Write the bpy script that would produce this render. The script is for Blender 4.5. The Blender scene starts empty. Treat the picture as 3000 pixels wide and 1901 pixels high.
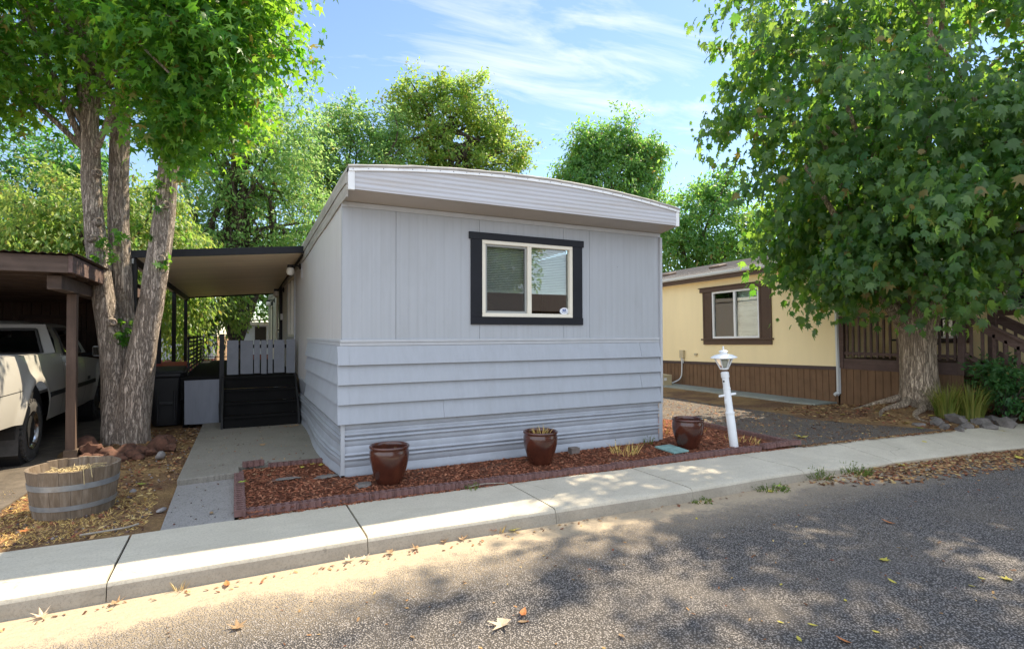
import bpy, bmesh, math, random
import numpy as np
from mathutils import Vector, Matrix, noise as mnoise

R = math.radians
S = bpy.context.scene
COL = S.collection
rnd = random.Random(11)
rng = np.random.default_rng(7)

# ------------------------------------------------------------------ helpers: tagging
OFF = {}

def tag(o, label=None, cat=None, group=None, kind=None):
    if label: o['label'] = label
    if cat: o['category'] = cat
    if group: o['group'] = group
    if kind: o['kind'] = kind
    return o

def thing(name, loc, label, cat, group=None):
    o = bpy.data.objects.new(name, None)
    COL.objects.link(o)
    o.location = loc
    o.empty_display_size = 0.2
    OFF[o.name] = Vector(loc)
    return tag(o, label, cat, group)

def link(name, me, mat, parent=None):
    o = bpy.data.objects.new(name, me)
    COL.objects.link(o)
    if mat is not None and not me.materials: me.materials.append(mat)
    if parent is not None:
        o.parent = parent
        OFF[o.name] = OFF.get(parent.name, Vector((0, 0, 0)))
    return o

def copy_tree(root, loc, rotz=0.0, label=None, group=None):
    def rec(o, par):
        c = o.copy(); COL.objects.link(c)
        if par is not None: c.parent = par
        for ch in [x for x in list(bpy.data.objects) if x.parent is o]: rec(ch, c)
        return c
    c = rec(root, None)
    c.location = loc; c.rotation_euler = (0, 0, rotz)
    OFF[c.name] = Vector(loc)
    if label: c['label'] = label
    if group: c['group'] = group
    return c

class Fr:
    """a wall frame: origin, run direction, outward normal"""
    def __init__(s, o, u, n): s.o = Vector(o); s.u = Vector(u); s.n = Vector(n)
    def p(s, u, z, n=0.0): return s.o + s.u * u + Vector((0, 0, z)) + s.n * n

class MB:
    def __init__(s): s.v = []; s.f = []; s.m = []; s.mat = 0
    def add(s, vs, fs):
        b = len(s.v); s.v += [tuple(v) for v in vs]
        for f in fs: s.f.append(tuple(b + i for i in f)); s.m.append(s.mat)
        return s
    def hexa(s, p):
        return s.add(p, [(0, 3, 2, 1), (4, 5, 6, 7), (0, 1, 5, 4), (1, 2, 6, 5), (2, 3, 7, 6), (3, 0, 4, 7)])
    def box(s, x0, x1, y0, y1, z0, z1):
        return s.hexa([(x0, y0, z0), (x1, y0, z0), (x1, y1, z0), (x0, y1, z0), (x0, y0, z1), (x1, y0, z1), (x1, y1, z1), (x0, y1, z1)])
    def fbox(s, F, u0, u1, z0, z1, n0, n1):
        return s.hexa([F.p(u0, z0, n0), F.p(u1, z0, n0), F.p(u1, z0, n1), F.p(u0, z0, n1), F.p(u0, z1, n0), F.p(u1, z1, n0), F.p(u1, z1, n1), F.p(u0, z1, n1)])
    def mbox(s, M, sx, sy, sz):
        c = [(-1, -1, -1), (1, -1, -1), (1, 1, -1), (-1, 1, -1), (-1, -1, 1), (1, -1, 1), (1, 1, 1), (-1, 1, 1)]
        return s.hexa([M @ Vector((a * sx / 2, b * sy / 2, d * sz / 2)) for a, b, d in c])
    def bar(s, a, b, w, h=None, up=(0, 0, 1)):
        a = Vector(a); b = Vector(b); d = b - a; L = d.length; d.normalize()
        r = d.cross(Vector(up))
        if r.length < 1e-4: r = d.cross(Vector((1, 0, 0)))
        r.normalize(); u = r.cross(d)
        M = Matrix((r, d, u)).transposed().to_4x4(); M.translation = (a + b) / 2
        return s.mbox(M, w, L, h or w)
    def tube(s, pts, rad, n=10, cap=True, jit=0.0, seed=0):
        pts = [Vector(p) for p in pts]
        if not hasattr(rad, '__len__'): rad = [rad] * len(pts)
        k = len(pts); vs = []; fs = []
        up = Vector((0.31, 0.52, 0.8)); r = None
        for i, p in enumerate(pts):
            t = (pts[min(i + 1, k - 1)] - pts[max(i - 1, 0)]).normalized()
            r = t.cross(up) if r is None else (r - t * r.dot(t))
            if r.length < 1e-5: r = t.cross(Vector((1, 0, 0)))
            r.normalize(); b = t.cross(r)
            for j in range(n):
                a = 2 * math.pi * j / n
                q = rad[i]
                if jit: q *= 1 + jit * mnoise.noise(Vector((math.cos(a) * 3 + seed, math.sin(a) * 3, p.z * 2.0)))
                vs.append(p + (r * math.cos(a) + b * math.sin(a)) * q)
        for i in range(k - 1):
            for j in range(n):
                a = i * n + j; c = i * n + (j + 1) % n
                fs.append((a, c, c + n, a + n))
        if cap:
            fs.append(tuple(range(n - 1, -1, -1))); fs.append(tuple((k - 1) * n + j for j in range(n)))
        return s.add(vs, fs)
    def lathe(s, prof, M=None, n=32, close=False):
        M = M or Matrix(); vs = []; fs = []; k = len(prof)
        for r, z in prof:
            for j in range(n):
                a = 2 * math.pi * j / n
                vs.append(M @ Vector((r * math.cos(a), r * math.sin(a), z)))
        for i in range(k - 1 if not close else k):
            for j in range(n):
                a = i * n + j; c = i * n + (j + 1) % n; i2 = (i + 1) % k
                fs.append((a, c, i2 * n + (j + 1) % n, i2 * n + j))
        return s.add(vs, fs)
    def prism(s, poly, d):
        """closed polygon (list of 3d points) pushed along d"""
        d = Vector(d); n = len(poly); poly = [Vector(p) for p in poly]
        fs = [tuple(range(n - 1, -1, -1)), tuple(range(n, 2 * n))]
        for i in range(n): j = (i + 1) % n; fs.append((i, j, j + n, i + n))
        return s.add(poly + [p + d for p in poly], fs)
    def strip(s, A, B):
        """surface between two equal-length polylines"""
        n = len(A); return s.add(list(A) + list(B), [(i, i + 1, n + i + 1, n + i) for i in range(n - 1)])
    def build(s, name, mats, parent=None, smooth=None, bevel=0.0, org=None, seg=2):
        me = bpy.data.meshes.new(name)
        off = OFF.get(parent.name, Vector((0, 0, 0))) if parent is not None else Vector(org or (0, 0, 0))
        me.from_pydata([(v[0] - off.x, v[1] - off.y, v[2] - off.z) for v in s.v], [], s.f)
        if not isinstance(mats, (list, tuple)): mats = [mats]
        for m in mats: me.materials.append(m)
        me.polygons.foreach_set('material_index', s.m)
        me.validate()
        bm = bmesh.new(); bm.from_mesh(me); bmesh.ops.recalc_face_normals(bm, faces=bm.faces); bm.to_mesh(me); bm.free()
        if smooth is not None:
            me.polygons.foreach_set('use_smooth', [True] * len(me.polygons))
            me.set_sharp_from_angle(angle=R(smooth))
        o = link(name, me, None, parent)
        if parent is None and org is not None: o.location = org; OFF[o.name] = Vector(org)
        if bevel:
            b = o.modifiers.new('edge', 'BEVEL'); b.width = bevel; b.segments = seg; b.limit_method = 'ANGLE'; b.angle_limit = R(40); b.harden_normals = False
        return o

def cr(pts, n=6):
    """smooth a polyline"""
    pts = [Vector(p) for p in pts]; out = []
    P = [pts[0] * 2 - pts[1]] + pts + [pts[-1] * 2 - pts[-2]]
    for i in range(1, len(P) - 2):
        for j in range(n):
            t = j / n; a, b, c, d = P[i - 1:i + 3]
            out.append(0.5 * ((2 * b) + (c - a) * t + (2 * a - 5 * b + 4 * c - d) * t * t + (3 * b - a - 3 * c + d) * t ** 3))
    out.append(pts[-1]); return out

def lerp(xs, ys, x):
    return float(np.interp(x, xs, ys))

# ------------------------------------------------------------------ materials
class NT:
    def __init__(s, name):
        s.m = bpy.data.materials.new(name); s.m.use_nodes = True; s.t = s.m.node_tree; s.t.nodes.clear()
        s.out = s.n('ShaderNodeOutputMaterial')
    def n(s, k, **kw):
        x = s.t.nodes.new(k)
        for a, b in kw.items(): setattr(x, a, b)
        return x
    def l(s, a, b): s.t.links.new(a, b)
    def coord(s, scale=(1, 1, 1), rot=(0, 0, 0)):
        c = s.n('ShaderNodeTexCoord'); mp = s.n('ShaderNodeMapping')
        mp.inputs['Scale'].default_value = scale; mp.inputs['Rotation'].default_value = rot
        s.l(c.outputs['Object'], mp.inputs['Vector']); return mp.outputs['Vector']
    def noise(s, vec, scale, detail=4, rough=0.6):
        x = s.n('ShaderNodeTexNoise'); x.inputs['Scale'].default_value = scale; x.inputs['Detail'].default_value = detail
        x.inputs['Roughness'].default_value = rough
        s.l(vec, x.inputs['Vector']); return x.outputs['Fac']
    def ramp(s, fac, stops, interp='LINEAR'):
        x = s.n('ShaderNodeValToRGB'); x.color_ramp.interpolation = interp
        el = x.color_ramp.elements
        while len(el) < len(stops): el.new(0.5)
        for e, (p, c) in zip(el, stops):
            e.position = p; e.color = (*c, 1) if hasattr(c, '__len__') else (c, c, c, 1)
        s.l(fac, x.inputs['Fac']); return x.outputs['Color']
    def mix(s, fac, a, b, mode='MIX'):
        x = s.n('ShaderNodeMix', data_type='RGBA', blend_type=mode)
        for sock, v in ((x.inputs[0], fac), (x.inputs[6], a), (x.inputs[7], b)):
            if hasattr(v, 'default_value') or hasattr(v, 'is_linked'): s.l(v, sock)
            elif hasattr(v, '__len__'): sock.default_value = (*v, 1)
            else: sock.default_value = v
        return x.outputs[2]
    def math(s, op, a, b=None):
        x = s.n('ShaderNodeMath', operation=op)
        for sock, v in ((x.inputs[0], a), (x.inputs[1], b)):
            if v is None: continue
            if isinstance(v, (int, float)): sock.default_value = v
            else: s.l(v, sock)
        return x.outputs[0]
    def bump(s, h, strength, dist=0.01, prev=None):
        x = s.n('ShaderNodeBump'); x.inputs['Strength'].default_value = strength; x.inputs['Distance'].default_value = dist
        s.l(h, x.inputs['Height'])
        if prev is not None: s.l(prev, x.inputs['Normal'])
        return x.outputs['Normal']
    def pbr(s, col, rough=0.6, nrm=None, metal=0.0, spec=0.5, coat=0.0):
        x = s.n('ShaderNodeBsdfPrincipled')
        for key, v in (('Base Color', col), ('Roughness', rough), ('Metallic', metal), ('Specular IOR Level', spec), ('Coat Weight', coat)):
            if isinstance(v, (int, float)): x.inputs[key].default_value = v
            elif isinstance(v, (tuple, list)): x.inputs[key].default_value = (*v, 1)
            else: s.l(v, x.inputs[key])
        if nrm is not None: s.l(nrm, x.inputs['Normal'])
        s.l(x.outputs[0], s.out.inputs['Surface']); return x
    def done(s): return s.m

def simple(name, c, rough=0.6, var=0.12, scale=3.0, bump=0.0, bscale=60, metal=0.0, spec=0.5, stretch=(1, 1, 1), coat=0.0):
    t = NT(name); v = t.coord(stretch)
    n1 = t.noise(v, scale, 6, 0.65)
    lo = tuple(max(0, x * (1 - var)) for x in c); hi = tuple(min(1, x * (1 + var)) for x in c)
    col = t.ramp(n1, [(0.3, lo), (0.7, hi)])
    nr = t.bump(t.noise(v, bscale, 3), bump, 0.004) if bump else None
    t.pbr(col, rough, nr, metal, spec, coat); return t.done()

def siding_mat(name, c, groove=True, axis=0):
    """painted hardboard: faint vertical grain, run-off streaks and grime that stays with the paint"""
    t = NT(name); v = t.coord()
    vs = t.coord((22, 22, 0.5)); st = t.noise(vs, 1.0, 5, 0.7)
    big = t.noise(v, 0.9, 5, 0.6)
    col = t.ramp(st, [(0.25, tuple(x * 0.93 for x in c)), (0.75, tuple(x * 1.05 for x in c))])
    col = t.mix(t.ramp(big, [(0.4, 0.0), (0.75, 0.35)]), col, tuple(x * k for x, k in zip(c, (0.86, 0.85, 0.82))))
    nl = t.n('ShaderNodeTexVoronoi'); nl.inputs['Scale'].default_value = 2.6; nl.inputs['Randomness'].default_value = .75; t.l(v, nl.inputs['Vector']); col = t.mix(t.ramp(nl.outputs['Distance'], [(0.012, 0.75), (0.022, 0.0)]), col, (0.06, 0.045, 0.04))
    low = t.noise(t.coord((5, 5, 1.2)), 1.0, 6, .7); col = t.mix(t.ramp(low, [(0.5, 0.0), (0.8, 0.4)]), col, tuple(x * k for x, k in zip(c, (0.72, 0.70, 0.66))))
    spk = t.noise(v, 45, 2); col = t.mix(t.ramp(spk, [(0.72, 0.0), (0.8, 0.25)]), col, tuple(x * 0.6 for x in c))
    h = st
    if groove:
        w = t.n('ShaderNodeTexWave', wave_type='BANDS', bands_direction='X', wave_profile='SIN')
        w.inputs['Scale'].default_value = 3.1; w.inputs['Distortion'].default_value = 0.15; t.l(t.coord((1, 1, 0.02) if axis == 0 else (0, 1, 0), (0, 0, 0 if axis == 0 else R(90))), w.inputs['Vector'])
        gr = t.ramp(w.outputs['Fac'], [(0.0, 0.0), (0.16, 1.0)])
        col = t.mix(t.math('MULTIPLY', t.math('SUBTRACT', 1.0, gr), 0.11), col, tuple(x * 0.62 for x in c))
        nr = t.bump(gr, 0.16, 0.003); nr = t.bump(h, 0.2, 0.003, nr)
    else: nr = t.bump(h, 0.2, 0.003)
    nr = t.bump(t.noise(t.coord((1, 1, .6)), 2.3, 3), 0.35, 0.03, nr)
    t.pbr(col, 0.55, nr, 0, 0.35); return t.done()

def wood(name, c1, c2, along='z', rough=0.75, k=1.0):
    t = NT(name)
    sc = {'z': (14, 14, 0.9), 'x': (0.9, 14, 14), 'y': (14, 0.9, 14)}[along]
    n1 = t.noise(t.coord(sc), 1.6 * k, 8, 0.7); n2 = t.noise(t.coord(), 5, 4)
    col = t.ramp(n1, [(0.25, c1), (0.75, c2)])
    col = t.mix(t.ramp(n2, [(0.45, 0.0), (0.8, 0.5)]), col, tuple(x * 0.55 for x in c1))
    t.pbr(col, rough, t.bump(n1, 0.5, 0.006), 0, 0.3); return t.done()

def leaf_mat(name, c1, c2, tr1, tr2, tf=0.45, gloss=0.35):
    t = NT(name)
    g = t.n('ShaderNodeNewGeometry'); rp = g.outputs['Random Per Island']
    v = t.coord(); n1 = t.noise(v, 1.3, 3)
    f = t.math('ADD', t.math('MULTIPLY', rp, 0.6), t.math('MULTIPLY', n1, 0.4))
    col = t.ramp(f, [(0.2, c1), (0.8, c2)]); tcol = t.ramp(f, [(0.2, tr1), (0.8, tr2)])
    old = t.ramp(rp, [(0.965, 0.0), (0.975, 0.85)]); col = t.mix(old, col, (0.24, 0.17, 0.05)); tcol = t.mix(old, tcol, (0.42, 0.30, 0.07))
    p = t.n('ShaderNodeBsdfPrincipled'); t.l(col, p.inputs['Base Color']); p.inputs['Roughness'].default_value = 0.45
    p.inputs['Specular IOR Level'].default_value = gloss
    d = t.n('ShaderNodeBsdfTranslucent'); t.l(tcol, d.inputs['Color'])
    m = t.n('ShaderNodeMixShader'); m.inputs[0].default_value = tf
    t.l(p.outputs[0], m.inputs[1]); t.l(d.outputs[0], m.inputs[2]); t.l(m.outputs[0], t.out.inputs['Surface'])
    return t.done()

def bark_mat(name, c1, c2, sc=1.0):
    """furrowed bark: long braided ridges running up the stem"""
    t = NT(name); wv = t.coord((1, 1, .45))
    nz = t.n('ShaderNodeTexNoise'); nz.inputs['Scale'].default_value = 9 * sc; nz.inputs['Detail'].default_value = 3; t.l(wv, nz.inputs['Vector'])
    def warp(z, k):
        vm = t.n('ShaderNodeMixRGB', blend_type='ADD'); vm.inputs[0].default_value = k; t.l(t.coord((1, 1, z)), vm.inputs[1]); t.l(nz.outputs['Color'], vm.inputs[2]); return vm.outputs[0]
    f1 = t.noise(warp(0.10, .05), 30 * sc, 5, 0.6); f2 = t.noise(warp(0.16, .03), 62 * sc, 4, 0.6)
    ridge = t.math('ABSOLUTE', t.math('SUBTRACT', f1, 0.5)); ridge2 = t.math('ABSOLUTE', t.math('SUBTRACT', f2, 0.5))
    crk = t.math('MULTIPLY', t.ramp(ridge, [(0.0, 0.0), (0.075, 1.0)]), t.ramp(ridge2, [(0.0, 0.55), (0.06, 1.0)]))
    fine = t.noise(t.coord((1, 1, 0.3)), 70 * sc, 6, 0.7)
    col = t.mix(crk, tuple(x * 0.34 for x in c1), t.ramp(fine, [(0.3, c1), (0.7, c2)]))
    big = t.noise(t.coord((1, 1, .7)), 2.6, 5); col = t.mix(t.ramp(big, [(0.45, 0.0), (0.75, 0.5)]), col, tuple(x * 0.58 for x in c1))
    nr = t.bump(crk, 0.9, 0.025); nr = t.bump(fine, 0.5, 0.008, nr)
    t.pbr(col, 0.92, nr, 0, 0.12); return t.done()

def glass_mat(name, tint=(0.9, 0.95, 0.93), refl=1.0):
    t = NT(name)
    fr = t.n('ShaderNodeFresnel'); fr.inputs['IOR'].default_value = 1.52
    tr = t.n('ShaderNodeBsdfTransparent'); tr.inputs['Color'].default_value = (*tint, 1)
    gl = t.n('ShaderNodeBsdfGlossy'); gl.inputs['Roughness'].default_value = 0.005
    nr = t.bump(t.noise(t.coord(), 1.4, 1), 0.012, 0.05); t.l(nr, gl.inputs['Normal'])
    m = t.n('ShaderNodeMixShader'); t.l(t.math('MINIMUM', t.math('MULTIPLY', t.math('ADD', fr.outputs[0], 0.05), 1.15 * refl), 1.0), m.inputs[0])
    t.l(tr.outputs[0], m.inputs[1]); t.l(gl.outputs[0], m.inputs[2]); t.l(m.outputs[0], t.out.inputs['Surface'])
    return t.done()

GREY = (0.405, 0.425, 0.445)
M = {}
M['siding'] = siding_mat('grey_siding_paint', GREY)
M['siding_side'] = siding_mat('grey_siding_side', (0.55, 0.53, 0.505), True, 1)
M['lap'] = siding_mat('grey_lap_paint', (0.38, 0.405, 0.44), False)
M['trimgrey'] = simple('grey_trim_paint', (0.45, 0.465, 0.48), 0.5, 0.07, 6, 0.1, 90)
M['soffit'] = simple('soffit_metal', (0.42, 0.38, 0.34), 0.45, 0.06, 2)
M['skirt'] = simple('grey_skirting_metal', (0.35, 0.37, 0.40), 0.34, 0.12, 4, 0.1, 30)
def fascia():
    t = NT('ribbed_fascia_metal'); v = t.coord((0.25, 1, 9)); n1 = t.noise(v, 2.2, 6, 0.7)
    col = t.ramp(n1, [(0.3, (0.46, 0.445, 0.43)), (0.62, (0.53, 0.54, 0.57))])
    big = t.noise(t.coord((0.6, 1, 6)), 2.0, 4); col = t.mix(t.ramp(big, [(0.5, 0.0), (0.75, 0.4)]), col, (0.45, 0.39, 0.33))
    w = t.n('ShaderNodeTexWave', wave_type='BANDS', bands_direction='Z'); w.inputs['Scale'].default_value = 6.4
    t.l(t.coord(), w.inputs['Vector'])
    t.pbr(col, 0.4, t.bump(w.outputs['Fac'], 0.4, 0.010), 0, 0.4); return t.done()
M['fascia'] = fascia()
M['roofcoat'] = simple('roof_coating', (0.42, 0.40, 0.36), 0.8, 0.3, 2.5, 0.5, 25)
M['weathered'] = wood('weathered_eave_board', (0.26, 0.245, 0.21), (0.48, 0.46, 0.41), 'y', 0.85)
M['navy'] = simple('near_black_trim', (0.009, 0.010, 0.014), 0.55, 0.25, 5, 0.08, 60, spec=.3)
M['black'] = simple('black_paint', (0.010, 0.010, 0.011), 0.65, 0.3, 6, 0.15, 50)
M['blackstep'] = simple('black_step_boards', (0.0055, 0.0052, 0.005), 0.85, 0.35, 3, 0.2, 40, spec=.2)
M['vinyl'] = simple('almond_vinyl', (0.78, 0.73, 0.60), 0.35, 0.04)
M['screenfr'] = simple('screen_frame', (0.30, 0.31, 0.29), 0.4, 0.05)
M['white'] = simple('white_paint', (0.80, 0.81, 0.80), 0.4, 0.06, 5)
M['blind'] = simple('blind_slat', (0.80, 0.81, 0.76), 0.5, 0.03)
M['glass'] = glass_mat('window_glass')
M['dark'] = simple('dark_interior', (0.03, 0.026, 0.024), 0.9, 0.2)
M['beigepan'] = simple('beige_awning_pan', (0.90, 0.77, 0.56), 0.4, 0.10, 1.2, 0, 60, stretch=(0.3, 4, 1))
M['brown'] = wood('dark_brown_board', (0.06, 0.041, 0.031), (0.125, 0.087, 0.067), 'x')
M['brownz'] = wood('dark_brown_upright', (0.072, 0.047, 0.035), (0.15, 0.10, 0.075), 'z')
M['porchbrown'] = wood('porch_brown', (0.08, 0.05, 0.042), (0.145, 0.096, 0.083), 'y')
M['trimbrown'] = simple('brown_trim', (0.085, 0.048, 0.030), 0.6, 0.1, 5, 0.1, 40)
M['skirtbrown'] = wood('brown_skirting', (0.14, 0.08, 0.043), (0.22, 0.128, 0.07), 'z')
M['yellow'] = simple('yellow_wall_paint', (0.92, 0.76, 0.44), 0.6, 0.05, 1.5, 0.1, 30, stretch=(1, 1, 0.25))
M['metal'] = simple('galvanised_hoop', (0.36, 0.38, 0.40), 0.45, 0.25, 9, 0, 60, metal=0.7)
M['chrome'] = simple('polished_rim', (0.75, 0.75, 0.76), 0.18, 0.05, 4, metal=1.0)
M['rubber'] = simple('tyre_rubber', (0.060, 0.056, 0.052), 0.85, 0.3, 12, 0.3, 40)
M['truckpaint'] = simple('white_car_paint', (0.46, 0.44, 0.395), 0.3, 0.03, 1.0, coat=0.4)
M['blackplastic'] = simple('black_plastic', (0.014, 0.0145, 0.017), 0.5, 0.15, 8, 0.05, 80)
M['redplastic'] = simple('red_plastic', (0.46, 0.05, 0.04), 0.5, 0.12, 4)
M['carglass'] = glass_mat('car_glass', (0.30, 0.36, 0.33), 2.6)
M['lampglass'] = glass_mat('lamp_glass', (0.85, 0.85, 0.8), 0.7)
M['jar'] = simple('frosted_jar', (0.72, 0.70, 0.62), 0.25, 0.03)
M['frostbulb'] = simple('frosted_bulb', (0.55, 0.55, 0.50), 0.35, 0.05)
M['pinkgrey'] = simple('lid_green', (0.20, 0.34, 0.31), 0.7, 0.35, 14, 0.3, 40)
def barrel_mat():
    t = NT('barrel_staves'); n1 = t.noise(t.coord((10, 10, 1.2)), 2.2, 8, 0.72); n2 = t.noise(t.coord(), 6, 5)
    g = t.n('ShaderNodeNewGeometry')
    c = t.ramp(n1, [(0.25, (0.075, 0.052, 0.034)), (0.5, (0.20, 0.15, 0.105)), (0.8, (0.37, 0.31, 0.245))])
    c = t.mix(t.math('MULTIPLY', g.outputs['Random Per Island'], 0.45), c, (0.14, 0.10, 0.065))
    c = t.mix(t.ramp(n2, [(0.5, 0.0), (0.75, 0.5)]), c, (0.10, 0.085, 0.065))
    t.pbr(c, 0.85, t.bump(n1, 0.7, 0.006), 0, 0.2); return t.done()
M['barrel'] = barrel_mat()
def pot_mat():
    t = NT('brown_glaze'); v = t.coord(); n1 = t.noise(v, 5, 5); n2 = t.noise(t.coord((3, 3, 1)), 3, 3)
    c = t.ramp(n1, [(0.3, (0.040, 0.012, 0.008)), (0.7, (0.095, 0.027, 0.015))])
    c = t.mix(t.ramp(n2, [(0.5, 0.0), (0.8, 0.6)]), c, (0.11, 0.034, 0.017))
    t.pbr(c, t.ramp(n1, [(0.3, 0.28), (0.8, 0.12)]), t.bump(n1, 0.08, 0.01), 0, 0.5, 0.4); return t.done()
M['pot'] = pot_mat()
M['soil'] = simple('potting_soil', (0.055, 0.035, 0.022), 0.95, 0.4, 20, 0.8, 60)
M['brick'] = simple('edging_brick', (0.17, 0.09, 0.078), 0.85, 0.28, 9, 0.5, 70)
M['lavarock'] = simple('red_lava_rock', (0.10, 0.045, 0.028), 0.95, 0.6, 9, 1.0, 30)
M['basalt'] = simple('grey_basalt', (0.16, 0.14, 0.125), 0.9, 0.4, 6, 0.8, 22)
M['pebble'] = simple('pebble', (0.22, 0.20, 0.19), 0.8, 0.3, 8, 0.3, 30)
M['straw'] = simple('dry_straw', (0.46, 0.35, 0.17), 0.8, 0.3, 30)
M['asphaltshingle'] = simple('roof_shingles', (0.31, 0.275, 0.25), 0.95, 0.25, 9, 0.7, 40)
M['galv'] = simple('painted_gutter', (0.62, 0.64, 0.64), 0.4, 0.06, 3)
M['beigebox'] = simple('beige_box', (0.52, 0.44, 0.28), 0.5, 0.06)
M['farblue'] = simple('pale_blue_grey_siding', (0.42, 0.47, 0.55), 0.6, 0.08, 2)
M['concrete'] = None

def concrete(name, c, stain, sc=1.0, agg=0.0, bump=0.3):
    t = NT(name); v = t.coord(); n1 = t.noise(v, 1.7 * sc, 7, 0.68); n2 = t.noise(v, 60, 4, 0.7); n3 = t.noise(v, 0.8, 7, 0.7)
    c0 = t.ramp(n1, [(0.3, tuple(x * 0.86 for x in c)), (0.7, tuple(x * 1.07 for x in c))])
    c0 = t.mix(t.ramp(n3, [(0.48, 0.0), (0.72, 0.6)]), c0, stain)
    c0 = t.mix(t.ramp(n2, [(0.38, 0.5), (0.5, 0.0)]), c0, tuple(x * 0.66 for x in c))
    spots = t.noise(v, 17, 2); c0 = t.mix(t.ramp(spots, [(0.72, 0.0), (0.77, 0.6)]), c0, tuple(x * 0.5 for x in c))
    pit = t.noise(v, 150, 2); c0 = t.mix(t.ramp(pit, [(0.30, 0.7), (0.36, 0.0)]), c0, tuple(x * 0.45 for x in c))
    n4 = t.noise(t.coord((1, 3, 1)), 3.1 * sc, 8, 0.75); c0 = t.mix(t.ramp(n4, [(0.5, 0.0), (0.7, 0.45)]), c0, tuple(x * k for x, k in zip(c, (0.74, 0.72, 0.68))))
    hair = t.n('ShaderNodeTexVoronoi', feature='DISTANCE_TO_EDGE'); hair.inputs['Scale'].default_value = 0.9
    hw = t.n('ShaderNodeMixRGB', blend_type='ADD'); hw.inputs[0].default_value = 0.25; t.l(v, hw.inputs[1]); hn = t.n('ShaderNodeTexNoise'); hn.inputs['Scale'].default_value = 3.0; hn.inputs['Detail'].default_value = 6; t.l(v, hn.inputs['Vector']); t.l(hn.outputs['Color'], hw.inputs[2]); t.l(hw.outputs[0], hair.inputs['Vector'])
    c0 = t.mix(t.math('MULTIPLY', t.ramp(hair.outputs['Distance'], [(0.0, 1.0), (0.006, 0.0)]), t.ramp(n3, [(0.5, 0.0), (0.6, 0.75)])), c0, tuple(x * 0.35 for x in c))
    nr = t.bump(n2, bump, 0.004)
    if agg:
        vo = t.n('ShaderNodeTexVoronoi'); vo.inputs['Scale'].default_value = 85; t.l(v, vo.inputs['Vector'])
        hue = t.n('ShaderNodeHueSaturation'); hue.inputs['Saturation'].default_value = 0.0; t.l(vo.outputs['Color'], hue.inputs['Color'])
        c0 = t.mix(agg, c0, t.ramp(hue.outputs[0], [(0.2, tuple(x * 0.45 for x in c)), (0.8, tuple(x * 1.5 for x in c))]))
        nr = t.bump(vo.outputs['Distance'], 0.5, 0.006, nr)
    t.pbr(c0, 0.88, nr, 0, 0.25); return t.done()
M['walk'] = concrete('sidewalk_concrete', (0.56, 0.505, 0.40), (0.43, 0.385, 0.30))
M['kerb'] = concrete('kerb_face_concrete', (0.36, 0.315, 0.245), (0.20, 0.165, 0.12), 2.5, 0.0, 0.6)  # brown grime, plus shade of the kerb face put into the darker colour
M['pad'] = concrete('old_pad_concrete', (0.235, 0.215, 0.18), (0.15, 0.13, 0.10), 1.5, 0.15, 0.5)
M['path'] = concrete('rough_path', (0.235, 0.22, 0.205), (0.19, 0.175, 0.16), 2, 0.45, 0.5)
M['slabgrey'] = concrete('foundation_strip', (0.30, 0.32, 0.28), (0.2, 0.19, 0.16))

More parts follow.
